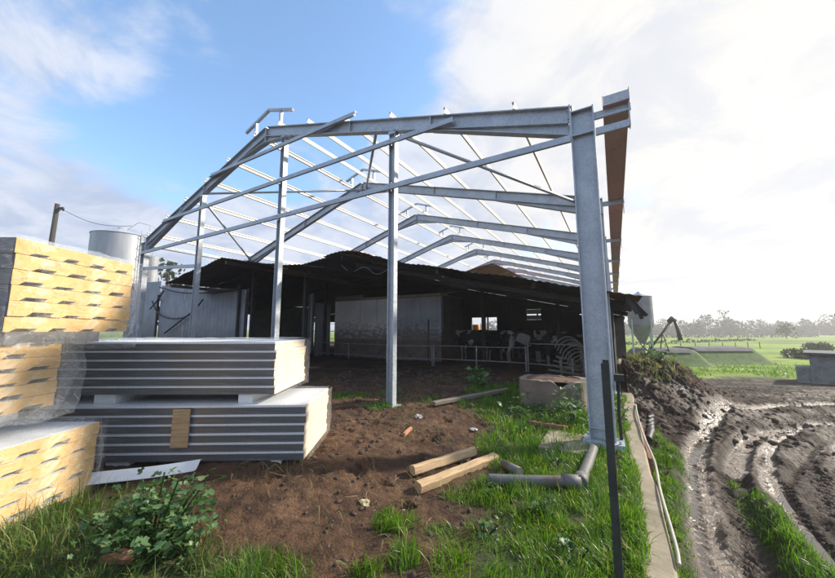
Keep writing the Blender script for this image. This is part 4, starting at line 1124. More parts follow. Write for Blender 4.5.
RIBL = ('topmost', 'middle', 'lowest')
rib_specs = [(-3.05, 2.47, 1.585, .72, 6, 'topmost bundle of yellow foam roof panels in loose film, above the two others', .16, 1.5, 0.0),
             (-3.27, 2.02, .93, .55, 5, 'middle bundle of yellow foam roof panels, with film bulging at its right corner', .10, 1.0, .02),
             (-3.05, 2.24, .07, .66, 6, 'lowest bundle of yellow foam roof panels, standing on the grass at the left', .03, .5, 0.0)]
for k, (lat, dep, z0, hgt, npan, lab, sag, tilt, sh) in enumerate(rib_specs):
    t = thing('roof_panel_bundle', lab, 'panel bundle', cam_pt(lat, dep, z0), YAW + math.radians(tilt), group='stacked bundles of yellow foam roof panels')
    ph = hgt / npan; L = 3.2
    for i in range(npan):
        mb = panel_rib(1.08, ph, L, (.0, .09, .03)[i % 3] if k != 2 else (.02, .1)[i % 2])
        mb.build('insulated_panel', ['foam_yellow', 'slot_skin', 'skin_white', 'panel_core'], t, loc=(random.uniform(-.012, .012), random.uniform(-.01, .01), i * ph))
    mb = film_box((-L, -.02, -.02), (.02, 1.10 if k != 1 else 1.13, hgt + .015), sag, k + 1, flare=(.05, .12, .03)[k])
    mb.build('stretch_film', 'film_loose' if k == 1 else 'film', t)
    mb = MB()   # gathered film hanging under the bundle edges
    vs = []; m = 40
    for j in range(4):
        for i in range(m + 1):
            u = i / m; v = j / 3
            vs.append((.03 + .04 * math.sin(u * 23 + k) * v * .5 - .09 * v * v, -.02 + 1.13 * u, .0 - (sag * (.25 + .75 * float(fbm(u * 4, k, k + 3, 3)) + (.6 * u ** 3 if k == 1 else 0))) * v + .01 * math.sin(u * 61) * v))
    mb.add(vs, [(j * (m + 1) + i, j * (m + 1) + i + 1, (j + 1) * (m + 1) + i + 1, (j + 1) * (m + 1) + i) for j in range(3) for i in range(m)], 0, True)
    # and a loose fold standing out past the rear corner
    vs = []
    for j in range(13):
        v = j / 12; out = (.11, .16, .07)[k] * (math.sin(v * 3.14) * .7 + .35 + .3 * float(vnoise(v * 6, k)))
        for i in range(6):
            u = i / 5; vs.append((.015 - .03 * u, 1.09 + out * u, -.02 + (hgt + .03) * v + .02 * math.sin(u * 5 + v * 9)))
    mb.add(vs, [(j * 6 + i, j * 6 + i + 1, (j + 1) * 6 + i + 1, (j + 1) * 6 + i) for j in range(12) for i in range(5)], 0, True)
    mb.build('loose_film', 'film_loose', t)
    for xb in (-.35, -1.9):
        mb = MB(); mb.box((xb - .12, .05, -.105 if k < 2 else -.09), (xb + .12, 1.02, -.001)); mb.build('spacer_block', 'styro', t)

for k, (lat, dep, z0, hgt, npan, lab) in enumerate((
        (-1.26, 3.88, .17, .595, 6, 'lower bundle of dark edged wall panels with a wooden slat on its side'),
        (-1.66, 3.94, .865, .60, 6, 'upper bundle of dark edged wall panels on white foam blocks'))):
    t = thing('wall_panel_bundle', lab, 'panel bundle', cam_pt(lat, dep, z0), YAW + math.radians(2 if k == 0 else 1), group='stacked bundles of dark edged wall panels')
    ph = hgt / npan; L = 3.6; wd = 1.1
    for i in range(npan):
        mb = MB(); e = .004
        pr = [(0, 0), (0, .0)]
        core = [(.010, .0), (wd - .010, .0), (wd - .010, ph - .027), (.010, ph - .027)]
        n = 4; vs = [(0, a, b) for a, b in core] + [(-L, a, b) for a, b in core]
        mb.add(vs, [(q, n + q, n + (q + 1) % n, (q + 1) % n) for q in range(4)], 1)
        mb.add(vs, [(0, 1, 2, 3), (7, 6, 5, 4)], 0)
        mb.box((-L, 0, ph - .027), (.003, wd, ph - .005), 2)
        # foam end lips slightly ragged
        mb.box((-.03, .012, ph - .036), (.006, wd - .012, ph - .012), 0)
        mb.build('insulated_panel', ['foam_pale', 'panel_core', 'skin_white'], t, loc=(random.uniform(-.015, .015), random.uniform(-.004, .004), i * ph))
    mb = film_box((-L, -.012, -.01), (.022, wd + .03, hgt + .012), .03, k + 11, amp=.014, flare=.03 if k else .012)
    mb.build('stretch_film', 'film_side', t)
    for xb, ww in ((-.28, .13), (-1.85 if k else -1.95, .2), (-3.2, .2)):
        mb = MB(); mb.box((xb - ww, .03, -.103 if k else -.16), (xb + ww * .2, wd - .05, -.002)); mb.build('spacer_block', 'styro', t)
    if k == 0:
        mb = MB(); mb.box((-1.43, -.047, .16), (-1.25, -.022, .56)); mb.build('wooden_slat', 'timber', t, bevel=.003)

p0 = Vector((-4.52, 1.08, .25)); p1 = Vector((-3.83, 2.02, .245)); d_ = (p1 - p0).normalized(); s_ = Vector((d_.y, -d_.x, 0))
mb = MB(); nrm = s_ * .045 + Vector((0, 0, -.075))
for i in range(13):
    u = i / 12; p = p0.lerp(p1, u) + Vector((0, 0, .006 * math.sin(u * 7)))
    for q, off in enumerate((s_ * -.03 + Vector((0, 0, -.012)), Vector((0, 0, 0)), nrm * .5 + s_ * .003, nrm, nrm + s_ * .035 + Vector((0, 0, -.006)))):
        pp = p + off - d_ * (.05 * q / 4 if i == 12 else 0); mb.v.append(tuple(pp))
for i in range(12):
    for q in range(4):
        mb.f.append((i * 5 + q, (i + 1) * 5 + q, (i + 1) * 5 + q + 1, i * 5 + q + 1)); mb.mi.append(0); mb.smooth.append(False)
o = mb.build('flashing_strip', 'skin_white'); s = o.modifiers.new('solid', 'SOLIDIFY'); s.thickness = .004
tag(o, 'long white metal flashing strip lying in front of the wall panel stack', 'flashing')


# ------------------------------------------------------------------ things lying in the yard
def beam_at(name, label, cat, p0, p1, w, h, mats, lift=0, twist=0, group=None):
    p0 = Vector((*p0, gz(*p0) + h / 2 + lift)); p1 = Vector((*p1, gz(*p1) + h / 2 + lift)); d = p1 - p0; L = d.length
    mb = MB(); n = 10
    vs = []; fs = []
    for i in range(n + 1):
        x = L * i / n; c = .17 * min(w, h) if 'timber' in mats[0] and w > .09 and h > .08 else .008
        wob = (random.uniform(-.004, .004), random.uniform(-.004, .004))
        for a, b in ((-w / 2 + c, -h / 2), (w / 2 - c, -h / 2), (w / 2, -h / 2 + c), (w / 2, h / 2 - c), (w / 2 - c, h / 2), (-w / 2 + c, h / 2), (-w / 2, h / 2 - c), (-w / 2, -h / 2 + c)):
            vs.append((x, a + wob[0], b + wob[1]))
    for i in range(n):
        for q in range(8): fs.append((i * 8 + q, (i + 1) * 8 + q, (i + 1) * 8 + (q + 1) % 8, i * 8 + (q + 1) % 8))
    mb.add(vs, fs, 0); mb.add(vs, [tuple(range(8)), tuple(n * 8 + q for q in reversed(range(8)))], 1)
    o = mb.build(name, mats); o.location = p0
    o.rotation_mode = 'QUATERNION'; o.rotation_quaternion = d.to_track_quat('X', 'Z') @ Quaternion((1, 0, 0), math.radians(twist))
    return tag(o, label, cat, group)


beam_at('timber_beam', 'longer sawn timber beam lying on the bare earth, nearer the camera', 'timber', (-1.78, 3.02), (-1.36, 4.16), .105, .10, ['timber', 'timber_end'], .0, 8, 'sawn timber beams on the earth')
beam_at('timber_beam', 'shorter sawn timber beam lying just behind the longer one', 'timber', (-1.98, 3.24), (-1.62, 4.12), .10, .10, ['timber', 'timber_end'], .0, -14, 'sawn timber beams on the earth')
beam_at('weathered_plank', 'long grey weathered plank lying askew in the weeds before the barn', 'plank', (-3.05, 5.75), (-2.25, 7.9), .1, .07, ['old_timber', 'old_timber'], .04, 5)
beam_at('red_board', 'short reddish brown board lying in the grass near the front column', 'board', (-1.34, 5.95), (-.74, 5.85), .06, .05, ['red_timber', 'red_timber'], .06, 0)
beam_at('brick_piece', 'thin orange brick piece lying alone on the bare earth', 'brick', (-2.66, 4.12), (-2.72, 4.4), .05, .05, ['brick', 'brick'], .0, 4)
beam_at('orange_fragment', 'orange brick fragment half hidden beneath the leafy bush', 'brick fragment', (-2.93, .98), (-2.8, 1.1), .07, .06, ['brick', 'brick'], .0, 20)

mb = MB(); za = gz(-1.1, 3.6) + .075
mb.tube(smooth_line([(-1.24, 3.52, za), (-.8, 3.7, za + .012), (-.47, 3.84, za + .03)], 2), .056, 12)
mb.tube([(-.55, 3.81, za + .027), (-.40, 3.87, za + .03)], .067, 12); mb.tube([(-.40, 3.85, za + .03), (-.395, 3.98, za + .035)], .067, 12)
mb.tube(smooth_line([(-.395, 3.9, za + .03), (-.37, 4.4, za + .02), (-.34, 5.0, za + .03)], 2), .056, 12)
tag(mb.build('drain_pipe', ['pvc']), 'grey elbowed drain pipe lying in the grass in front of the column', 'pipe')
mb = MB(); mb.tube([(-1.2, 3.95, za + .02), (-.98, 3.82, za + .02)], .05, 12)
tag(mb.build('pipe_offcut', 'pvc'), 'short dark pipe offcut lying in the grass behind the elbowed pipe', 'pipe')
mb = MB(); mb.box((-1.0, 4.85, -.02), (-.42, 5.75, .05)); o = mb.build('concrete_slab', 'concrete', bevel=.01)
tag(o, 'flat grey concrete footing slab at the foot of the front column', 'slab')

mb = MB(); mb.tube(smooth_line([(.27, 3.0, .03), (.285, 3.2, .035), (.275, 4.2, .04), (.30, 4.7, .02), (.32, 5.3, -.02), (.26, 5.9, .06), (.25, 6.8, .05), (.245, 7.6, .07), (.27, 8.6, .04)], 3), .013, 10)
tag(mb.build('pale_hose', 'pvc_pale'), 'long pale hose draped along the edge of the mossy concrete wall', 'hose')
mb = MB(); mb.box((.262, 5.4, -.3), (.30, 7.4, -.04)); tag(mb.build('edge_board', 'red_timber'), 'reddish board standing on edge against the outside of the concrete wall', 'board')
mb = MB()
for k in range(5):
    mb.tube(smooth_line([(.34 + .02 * k, 6.6 + .3 * k, -.12 + .02 * k), (.42 + .03 * k, 7.0 + .28 * k, -.05), (.45, 7.5 + .2 * k, -.2)], 2), .05 - .004 * k, 7)
tag(mb.build('dark_hose_coil', 'black_rubber'), 'tangled black rubber hoses bundled against the outside of the wall', 'hoses')

# posts beside the wall
mb = MB(); mb.extrude([(-.022, -.02), (.022, -.02), (.022, -.014), (-.016, -.014), (-.016, .02), (-.022, .02)], (-.07, 2.37, -.15), (-.068, 2.36, 1.40), up=(0, 1, 0))
mb.bar((-.066, 2.374, -.15), (-.064, 2.364, 1.42), .034, .03, (0, 1, 0))
tag(mb.build('fence_post', 'dark_steel'), 'dark green black fence post standing closest to the camera', 'post')
mb = MB(); mb.tube([(-.02, 5.6, -.1), (-.03, 5.62, .45), (-.005, 5.6, .95)], .022, 7); mb.box((-.06, 5.55, .88), (.06, 5.66, .975))
tag(mb.build('rusty_stake', 'old_wall', bevel=.004), 'thin dark stake with a can on top beside the concrete wall', 'stake')


def crumple(name, label, cat, x, y, r, mat, flat=.5):
    mb = MB(); bm = bmesh.new(); bmesh.ops.create_icosphere(bm, subdivisions=2, radius=r)
    for v in bm.verts:
        k = 1 + random.uniform(-.4, .3); v.co = Vector((v.co.x * k * random.uniform(.9, 1.3), v.co.y * k, max(-.2 * r, v.co.z * k * flat)))
    me = bpy.data.meshes.new(name); bm.to_mesh(me); bm.free(); me.materials.append(M[mat])
    o = bpy.data.objects.new(name, me); COL.objects.link(o); o.location = (x, y, gz(x, y) + .15 * r); return tag(o, label, cat)


crumple('plastic_scrap', 'crumpled blue and white plastic scrap behind the two timber beams', 'scrap', -1.86, 3.78, .055, 'blue_scrap', .8)
crumple('white_scrap', 'small white scrap beside the grass tuft below the beams', 'scrap', -1.75, 2.72, .02, 'white_scrap')
crumple('paper_cup', 'yellowish crumpled paper cup left of the grass tuft', 'cup', -2.04, 2.51, .045, 'yellow_scrap', .8)
crumple('white_stone', 'white stone on the earth above the brick piece', 'stone', -2.94, 5.0, .06, 'white_scrap', .6)
crumple('white_stone', 'flat whitish stone lying by the grey weathered plank', 'stone', -2.0, 5.1, .055, 'white_scrap', .35)
for (x, y, r, lab) in ((1.36, 10.9, .07, 'pale block half sunk in the mud beside the wet rut'), (1.6, 7.2, .045, 'whitish lump in the mud at the tip of the grass island')):
    crumple('pale_stone', lab, 'stone', x, y, r, 'white_scrap', .6)
# dry twigs
for k in range(120):
    x = random.uniform(-3.6, -1.3); y = random.uniform(2.0, 4.8) if k > 5 else random.uniform(1.7, 2.6); a = random.uniform(0, 6.28); L = random.uniform(.04, .2)
    z = gz_fast(x, y); mb = MB() if k == 0 else mb
    mb.tube([(x, y, z + .02), (x + .5 * L * math.cos(a), y + .5 * L * math.sin(a), z + random.uniform(.02, .12)), (x + L * math.cos(a + .4), y + L * math.sin(a + .4), z + random.uniform(.01, .1))], .0022, 4)
tag(mb.build('dry_straw', 'straw'), kind='stuff')


# ------------------------------------------------------------------ leafy plants
def leaf_cloud(name, parent, centers, size, mat='leaf', lobed=True, flat=.35):
    V = []; Fq = []; T = []
    shape = [(0, -.5), (.3, -.42), (.24, -.15), (.5, -.05), (.42, .22), (.2, .2), (.0, .5), (-.2, .2), (-.42, .22), (-.5, -.05), (-.24, -.15), (-.3, -.42)] if lobed else [(0, -.5), (.26, -.2), (.3, .12), (0, .5), (-.3, .12), (-.26, -.2)]
    for c, s_, nrm in centers:
        nrm = Vector(nrm).normalized(); a = nrm.cross(Vector((random.uniform(-1, 1), random.uniform(-1, 1), .2))).normalized(); b = nrm.cross(a)
        curl = random.uniform(-.9, .35); o = len(V); tone = min(1, max(0, random.gauss(.5, .25)))
        V.append(tuple(c)); T.append(tone)
        for (u, v) in shape:
            j = random.uniform(.88, 1.12); p = Vector(c) + (a * u + b * v) * s_ * size * j + nrm * (curl * (u * u + v * v) + .3 * abs(u)) * s_ * size + nrm * random.uniform(-.07, .07) * size
            V.append(tuple(p)); T.append(min(1, max(0, tone + random.uniform(-.12, .12))))
        m = len(shape)
        for i in range(m): Fq.append((o, o + 1 + i, o + 1 + (i + 1) % m))
    return np_mesh(name, V, np.array(Fq), mat, parent, dict(tone=T), smooth=True)


def leafy_plant(name, label, cat, x, y, R, H, n, size, group=None, seed=0, elong=(1, 1), lobed=True):
    random.seed(seed); t = thing(name, label, cat, (x, y, gz(x, y)), group=group); cs = []; mb = MB()
    nst = max(5, n // 22)
    for k in range(nst):
        a = random.uniform(0, 6.28); r = R * math.sqrt(random.random()); h = H * (1 - .45 * (r / R) ** 2) * random.choice((.6, .8, .9, 1.0, 1.0, 1.3)) * random.uniform(.85, 1.1)
        tip = Vector((r * math.cos(a) * elong[0], r * math.sin(a) * elong[1], h)); base = Vector((tip.x * .25, tip.y * .25, -.02)); midp = base.lerp(tip, .55) + Vector((0, 0, .1 * h))
        mb.tube(smooth_line([base, midp, tip], 2), [.006] * len(smooth_line([base, midp, tip], 2)), 5)
        for q in range(n // nst):
            u = random.random() ** .6; p = base.lerp(midp, u * 2) if u < .5 else midp.lerp(tip, u * 2 - 1)
            off = Vector((random.gauss(0, 1), random.gauss(0, 1), random.gauss(0, .5))) * size * 1.15
            pp = p + off; pp.z = max(pp.z, .03)
            cs.append((pp, min(1.7, random.lognormvariate(-.12, .38)) * (.55 + .5 * u), (random.gauss(0, .5), random.gauss(0, .5), 1)))
    leaf_cloud('foliage', t, cs, size, lobed=lobed); mb.build('stem', 'leaf', t)
    return t


leafy_plant('mallow_bush', 'broad leafed green bush growing in front of the panel stacks', 'bush', -2.86, 1.2, .46, .42, 700, .058, seed=3, elong=(1.0, .8))
leafy_plant('weed_plant', 'low leafy weed at the right foot of the leafy bush', 'weed', -2.55, 1.35, .22, .2, 90, .06, 'leafy weeds in the yard', 5)
leafy_plant('weed_plant', 'leafy weed growing on the dark earth between the post and the concrete pit', 'weed', -3.1, 8.3, .5, .42, 170, .11, 'leafy weeds in the yard', 6)
leafy_plant('weed_plant', 'bright leafy weed growing against the left foot of the front column', 'weed', -.72, 6.35, .42, .5, 220, .09, 'leafy weeds in the yard', 7, lobed=False)
leafy_plant('weed_plant', 'leafy weed spreading in front of the concrete pit', 'weed', -1.5, 6.6, .5, .28, 180, .08, 'leafy weeds in the yard', 8, lobed=False)
leafy_plant('weed_plant', 'leafy weed between the front column and the concrete wall', 'weed', -.1, 6.9, .24, .5, 150, .08, 'leafy weeds in the yard', 9, lobed=False)
leafy_plant('weed_plant', 'dark leafy weed growing on top of the earth heap', 'weed', 1.0, 12.9, .5, .35, 130, .12, 'leafy weeds in the yard', 10)
for k, (x, y, lab) in enumerate(((-.6, 3.2, 'small leafy weed low in the grass in front of the elbowed pipe'), (-1.0, 2.7, 'small leafy weed at the ragged left edge of the near grass'), (-.35, 2.75, 'small leafy weed in the grass beside the near post'), (-.75, 4.4, 'small leafy weed in the grass behind the elbowed pipe'), (-1.35, 5.3, 'small leafy weed in the grass left of the footing slab'), (-1.15, 3.4, 'small leafy weed between the timber beams and the pipe'))):
    leafy_plant('weed_plant', lab, 'weed', x, y, .13, .13, 55, .042, 'leafy weeds in the yard', 40 + k, lobed=k % 2 == 0)
random.seed(99)


# ------------------------------------------------------------------ silos, pole, auger, sheds, mounds
def silo(name, label, x, y, zb, r, z_cone, z_cyl, z_eave, z_top, outlet, group):
    t = thing(name, label, 'silo', (x, y, zb), group=group); mb = MB()
    prof = [(outlet, z_cone - zb), (r, z_cyl - zb)]; z = z_cyl
    while z < z_eave - .01:
        z = min(z + .06, z_eave); prof.append((r + (.006 if int(z / .06) % 2 else 0), z - zb))
    mb.lathe(prof, seg=40); mb.build('shell', 'white_silo' if r > 1.2 else 'silo_grey', t)
    mb = MB(); mb.lathe([(r * 1.03, z_eave - zb - .01), (r * .16, z_top - zb - .08), (r * .16, z_top - zb), (0.01, z_top - zb + .02)], seg=40); mb.build('roof_cone', 'galv', t)
    for k in range(4):
        a = math.pi / 4 + k * math.pi / 2; mb = MB(); mb.bar((r * math.cos(a), r * math.sin(a), -.3), (r * math.cos(a), r * math.sin(a), z_cyl - zb + .5), .1, .1, (0, 1, 0)); mb.build('leg', 'galv', t)
    return t


M['silo_grey'] = std('grey_zinc', [(.16, .17, .19), (.24, .25, .27)], 2, .3, (.45, .6), .04)
M['white_silo'] = std('silo_zinc', [(.3, .32, .35), (.42, .44, .47)], 2, .25, (.4, .55), .04, stretch=(1, 1, .2))
p = cam_pt(-22.9, 25)
s1 = silo('feed_silo', 'large galvanised feed silo with conical roof behind the left panel stack', p.x, p.y, 0, 1.74, 2.2, 3.9, 8.75, 9.42, .25, 'feed silos')
mb = MB()
lat = RT
for s_ in (-.25, .25):
    q = RT * 1.78 + FW * s_; mb.tube([(q.x, q.y, .5), (q.x, q.y, 9.2)], .03, 6); q2 = RT * 2.35 + FW * s_; mb.tube([(q2.x, q2.y, 3), (q2.x, q2.y, 9.6), ((RT * 1.2).x, (RT * 1.2).y, 9.9), ((RT * .4).x, (RT * .4).y, 9.3)], .02, 5)
for z in np.arange(.8, 9.2, .3):
    a_ = RT * 1.78 + FW * -.25; b_ = RT * 1.78 + FW * .25; mb.tube([(a_.x, a_.y, z), (b_.x, b_.y, z)], .015, 5)
for z in np.arange(3.2, 9.6, .8):
    c_ = [RT * 1.78 + FW * -.3, RT * 2.2 + FW * -.38, RT * 2.42, RT * 2.2 + FW * .38, RT * 1.78 + FW * .3]; mb.tube([(v.x, v.y, z) for v in c_], .018, 5)
mb.build('ladder_cage', 'galv', s1)
p = cam_pt(6.35 / 1.0 * 1.0, 30.0)
silo('feed_silo', 'slim hopper bottomed feed silo behind the right end of the old barn', 2.0, 36.0, -1.4, .98, .3, 2.05, 4.6, 5.02, .16, 'feed silos')
mb = MB(); mb.lathe([(.45, 1.2), (.45, 9.0), (.4, 9.05), (.02, 9.1)], seg=24)
pp = cam_pt(-22.15, 27.2); o = mb.build('vent_stack', 'shaded_sheet'); o.location = (pp.x, pp.y, 0); o.scale = (1, 1, .85)
tag(o, 'pale upright tank column standing close behind the large feed silo', 'tank')

pole = thing('utility_pole', 'dark leaning utility pole rising above the left panel stack', 'utility pole', cam_pt(-28.4, 25, -.3))
mb = MB(); mb.tube([(0, 0, 0), (.16, .1, 11.7)], [.2, .15], 10); mb.build('shaft', 'pole_wood', pole)
mb = MB(); a_ = RT * .5; mb.bar((.14 - .1, .1, 11.35), (.16 + a_.x, .1 + a_.y, 11.4), .1, .1); mb.bar((.1, .1, 10.9), (.16 + a_.x * .7, .1 + a_.y * .7, 11.3), .05, .05)
mb.tube([(.16 + a_.x, .1 + a_.y, 11.4), (.16 + a_.x, .1 + a_.y, 11.15)], .07, 8); mb.build('insulator_arm', 'pole_wood', pole)
A_ = cam_pt(-27.9, 25, 11.05); B_ = cam_pt(-21.3, 24, 9.3); mb = MB()
mb.tube([A_.lerp(B_, u) - Vector((0, 0, .5 * math.sin(u * math.pi))) for u in np.linspace(0, 1, 10)], .018, 5)
tag(mb.build('power_line', 'black_rubber'), 'thin power line sagging from the utility pole towards the silo', 'power line')

aug = thing('grain_auger', 'grey slanted auger conveyor with a drooping spout beyond the silo', 'auger', (2.6, 36.4, -1.3))
hd = Vector((4.42 - 2.6, 37.5 - 36.4, 2.45 + 1.3))
mb = MB(); mb.tube([(0, 0, 1.3), hd], .1, 10); mb.build('auger_tube', 'dark_steel', aug)
mb = MB(); mb.tube([hd + Vector((-.28, -.1, -.1)), hd + Vector((.0, .0, .12)), hd + Vector((.3, .1, -.02))], [.16, .27, .15], 10); mb.build('drive_head', 'dark_steel', aug)
mb = MB(); mb.tube([hd + Vector((.22, .1, -.05)), hd + Vector((.4, .2, -.9)), hd + Vector((.52, .28, -1.75))], [.12, .14, .2], 10); mb.build('spout', 'dark_steel', aug)
mb = MB()
for s_ in (-.5, .5): mb.tube([hd * .55 + Vector((0, 0, .55)), (hd.x * .6 + s_, hd.y * .6 - s_, -.1)], .05, 6)
mb.build('support_leg', 'dark_steel', aug)

sh = thing('block_shed', 'small grey block shed with a flat roof at the right edge of the mud', 'shed', (8.3, 24.7, -1.25))
rz_ = YAW - math.radians(50)
sh.rotation_euler[2] = rz_
mb = MB(); mb.box((0, 0, -.1), (4, 3.2, 1.62)); mb.build('wall', 'block', sh)
mb = MB(); mb.box((-.18, -.2, 1.62), (4.2, 3.4, 1.72)); mb.build('roof', 'tarp', sh)
mb = MB(); mb.box((-.5, .1, -.1), (-.004, 1.4, .98)); mb.build('low_wall', 'block', sh)
mb = MB(); mb.box((1.18, -.35, -.1), (1.34, -.2, 3.7)); mb.box((1.0, -.36, 3.5), (2.6, -.19, 3.62)); mb.build('gate_post', 'dark_steel', sh)


def mound(name, label, lat, dep, lx, ly, h, zb, seed, mat_side, cover):
    c = cam_pt(lat, dep, zb); t = thing(name, label, 'silage mound', c, YAW, group='covered silage mounds'); n, m = 40, 24; vs = []; fs = []; mi = []
    for j in range(m + 1):
        for i in range(n + 1):
            u = i / n * 2 - 1; v = j / m * 2 - 1
            e = (1 - sstep(.62, 1, abs(u))) * (1 - sstep(.3, 1, abs(v)))
            z = h * float(e) * (1 + .08 * (float(fbm(u * 3, v * 3, seed, 2)) - .5)); vs.append((u * lx, v * ly, z - .15))
    for j in range(m):
        for i in range(n): fs.append((j * (n + 1) + i, j * (n + 1) + i + 1, (j + 1) * (n + 1) + i + 1, (j + 1) * (n + 1) + i))
    mb = MB(); mb.add(vs, fs, 0, True); mb.build('bank', mat_side, t)
    if cover:
        mb = MB(); a, b, n2 = cover; vs2 = []; fs2 = []
        for j in range(13):
            for i in range(n2 + 1):
                u = a + (b - a) * i / n2; v = -.52 + 1.0 * j / 12
                e = float((1 - sstep(.62, 1, abs(u))) * (1 - sstep(.3, 1, abs(v)))); vs2.append((u * lx, v * ly, h * e * 1.0 - .15 + .09 + .05 * float(vnoise(u * 9, v * 9, seed))))
        for j in range(12):
            for i in range(n2): fs2.append((j * (n2 + 1) + i, j * (n2 + 1) + i + 1, (j + 1) * (n2 + 1) + i + 1, (j + 1) * (n2 + 1) + i))
        mb.add(vs2, fs2, 0, True); mb.build('plastic_cover', 'tarp', t)


M['bank_grass'] = std('bank_grass', [(.045, .08, .02), (.08, .14, .032), (.11, .17, .04)], 2.2, 0, (.85, .95), .5, spots=[((.09, .075, .045), 1.3, .6)])
M['field_grass_dark'] = std('rough_hedge_grass', [(.03, .055, .018), (.055, .08, .028)], 2.5, 0, (.85, .95), .6)
mound('silage_mound', 'long grassy silage mound with a grey plastic top in the field', 29.2, 33.5, 4.4, 3.4, 1.5, -1.5, 3, 'bank_grass', (-.66, .6, 30))
mound('silage_mound', 'low silage mound under a grey plastic sheet just beyond the earth heap', 22.5, 31.0, 3.2, 3.0, 1.45, -1.45, 5, 'bank_grass', (-.8, .5, 24))


# trees and hedges
def foliage_blob(lobes, dens, size, seed):
    rg = np.random.default_rng(seed); V = []; T = []; k = 0
    for (cx, cy, cz, rx, ry, rz) in lobes:
        n = int(dens * (rx * rz + rx * ry + ry * rz) / (size * size))
        d = rg.normal(size=(n, 3)); d /= np.linalg.norm(d, axis=1)[:, None]; r = rg.uniform(.35, 1.08, n) ** .5
        c = np.array([cx, cy, cz]) + d * r[:, None] * np.array([rx, ry, rz])
        a = rg.normal(size=(n, 3)); a /= np.linalg.norm(a, axis=1)[:, None]; b = np.cross(a, rg.normal(size=(n, 3))); b /= np.linalg.norm(b, axis=1)[:, None]
        s_ = size * rg.uniform(.5, 1.2, (n, 1))
        q = np.stack([c - a * s_ - b * s_ * .6, c + a * s_ - b * s_ * .5, c + a * s_ * .8 + b * s_ * .6, c - a * s_ * .7 + b * s_ * .5], 1)
        V.append(q.reshape(-1, 3)); T.append(np.repeat(np.clip(rg.normal(.5, .25, n), 0, 1), 4))
    V = np.concatenate(V); T = np.concatenate(T); Fq = np.arange(len(V)).reshape(-1, 4)
    return V, Fq, T


def tree(name, label, cat, lat, dep, zb, H, W, seed, kind='round', size=.35, dens=.55, group=None):
    rg = random.Random(seed); c = cam_pt(lat, dep, zb); t = thing(name, label, cat, c, group=group); lob = []; mb = MB()
    th = H * (.55 if kind == 'tall' else .35)
    mb.tube([(0, 0, -.4), (rg.uniform(-.2, .2), 0, th * .5), (rg.uniform(-.3, .3), rg.uniform(-.2, .2), H * .85)], [H * .03, H * .022, H * .006], 7)
    for k in range(9 if kind != 'bush' else 7):
        a = rg.uniform(0, 6.28); f = rg.random(); z = th * .8 + (H - th * .8) * f if kind != 'bush' else H * (.25 + .5 * f)
        rad = W * .5 * (1 - .55 * f) * rg.uniform(.3, .9); r = W * rg.uniform(.16, .3)
        x, y = rad * math.cos(a), rad * math.sin(a)
        if kind == 'tall': r *= .75
        lob.append((x, y, min(z, H - r * .6), r, r, r * .75)); mb.tube([(0, 0, z * .6), (x * .6, y * .6, z * .9), (x, y, z)], [H * .012, H * .008, H * .004], 5)
    mb.build('trunk', 'bark', t); V, Fq, T = foliage_blob(lob, dens, size, seed); np_mesh('crown', V, Fq, 'far_leaf', t, dict(tone=T))
    return t


tree('field_tree', 'dark bushy tree showing between the silo and the barn at the far left', 'tree', -33.5, 44, -.5, 11.6, 7, 5, size=.4, group='trees around the farm')
tree('field_tree', 'second dark tree top beside it behind the white wall', 'tree', -31.0, 45, -.5, 9.8, 6, 6, size=.4, group='trees around the farm')
tree('eucalyptus_tree', 'tall airy tree standing above the far treeline, left one of the pair', 'tree', 174, 200, -1.5, 12.8, 12, 7, 'tall', .7, .6, 'tall trees in the treeline')
tree('eucalyptus_tree', 'tallest airy tree above the far treeline, right one of the pair', 'tree', 184, 200, -1.5, 15, 12, 8, 'tall', .7, .6, 'tall trees in the treeline')
tree('eucalyptus_tree', 'tall airy tree above the treeline at the right end of the view', 'tree', 262, 210, -1.5, 13.5, 15, 9, 'tall', .7, .6, 'tall trees in the treeline')
tree('field_tree', 'single broad tree standing alone in front of the far treeline', 'tree', 132, 120, -1.5, 5.4, 7, 10, 'bush', .4, .6, 'trees around the farm')
for k, (lat, dep, H, W, lab) in enumerate(((59, 50, 1.15, 4.2, 'dark rounded bush clump in the right of the green field'), (43.5, 38, .95, 4.2, 'low dark bush clump just above the grey shed'), (30.5, 40, .9, 1.3, 'tiny bush on the far side of the grassy mound'))):
    tree('field_bush', lab, 'bush', lat, dep, -1.5, H, W, 30 + k, 'bush', .14, 1.6, 'bushes in the field')

lob = []; rg = random.Random(4)
for k in range(230):
    lat = 20 + 330 * k / 230 + rg.uniform(-2, 2); dep = 205 + rg.uniform(-14, 25); H = rg.uniform(4.5, 9.5) + 2.0 * math.sin(k * .33)
    for q in range(3):
        r = rg.uniform(1.8, 3.6); c = cam_pt(lat + rg.uniform(-3, 3), dep, -1.5 + max(.8, H * (q + .3) / 3 - .5)); lob.append((c.x, c.y, c.z, r, r, r * .95))
V, Fq, T = foliage_blob(lob, 1.0, .6, 55); tag(np_mesh('treeline', V, Fq, 'far_leaf', None, dict(tone=T)), kind='stuff')
lob = []
for (l0, l1, d0, d1, h) in ((32, 55, 62, 78, .7), (58, 96, 80, 96, .9), (90, 180, 130, 150, 1.3), (20, 50, 95, 105, 1.0), (60, 130, 165, 160, 1.6)):
    nn = int((l1 - l0) / 1.1)
    for k in range(nn):
        if rg.random() < .2: continue
        u = k / nn; c = cam_pt(l0 + (l1 - l0) * u, d0 + (d1 - d0) * u + rg.uniform(-.6, .6), -1.55 + h * .35); lob.append((c.x, c.y, c.z, .9, .9, h * rg.uniform(.35, .7)))
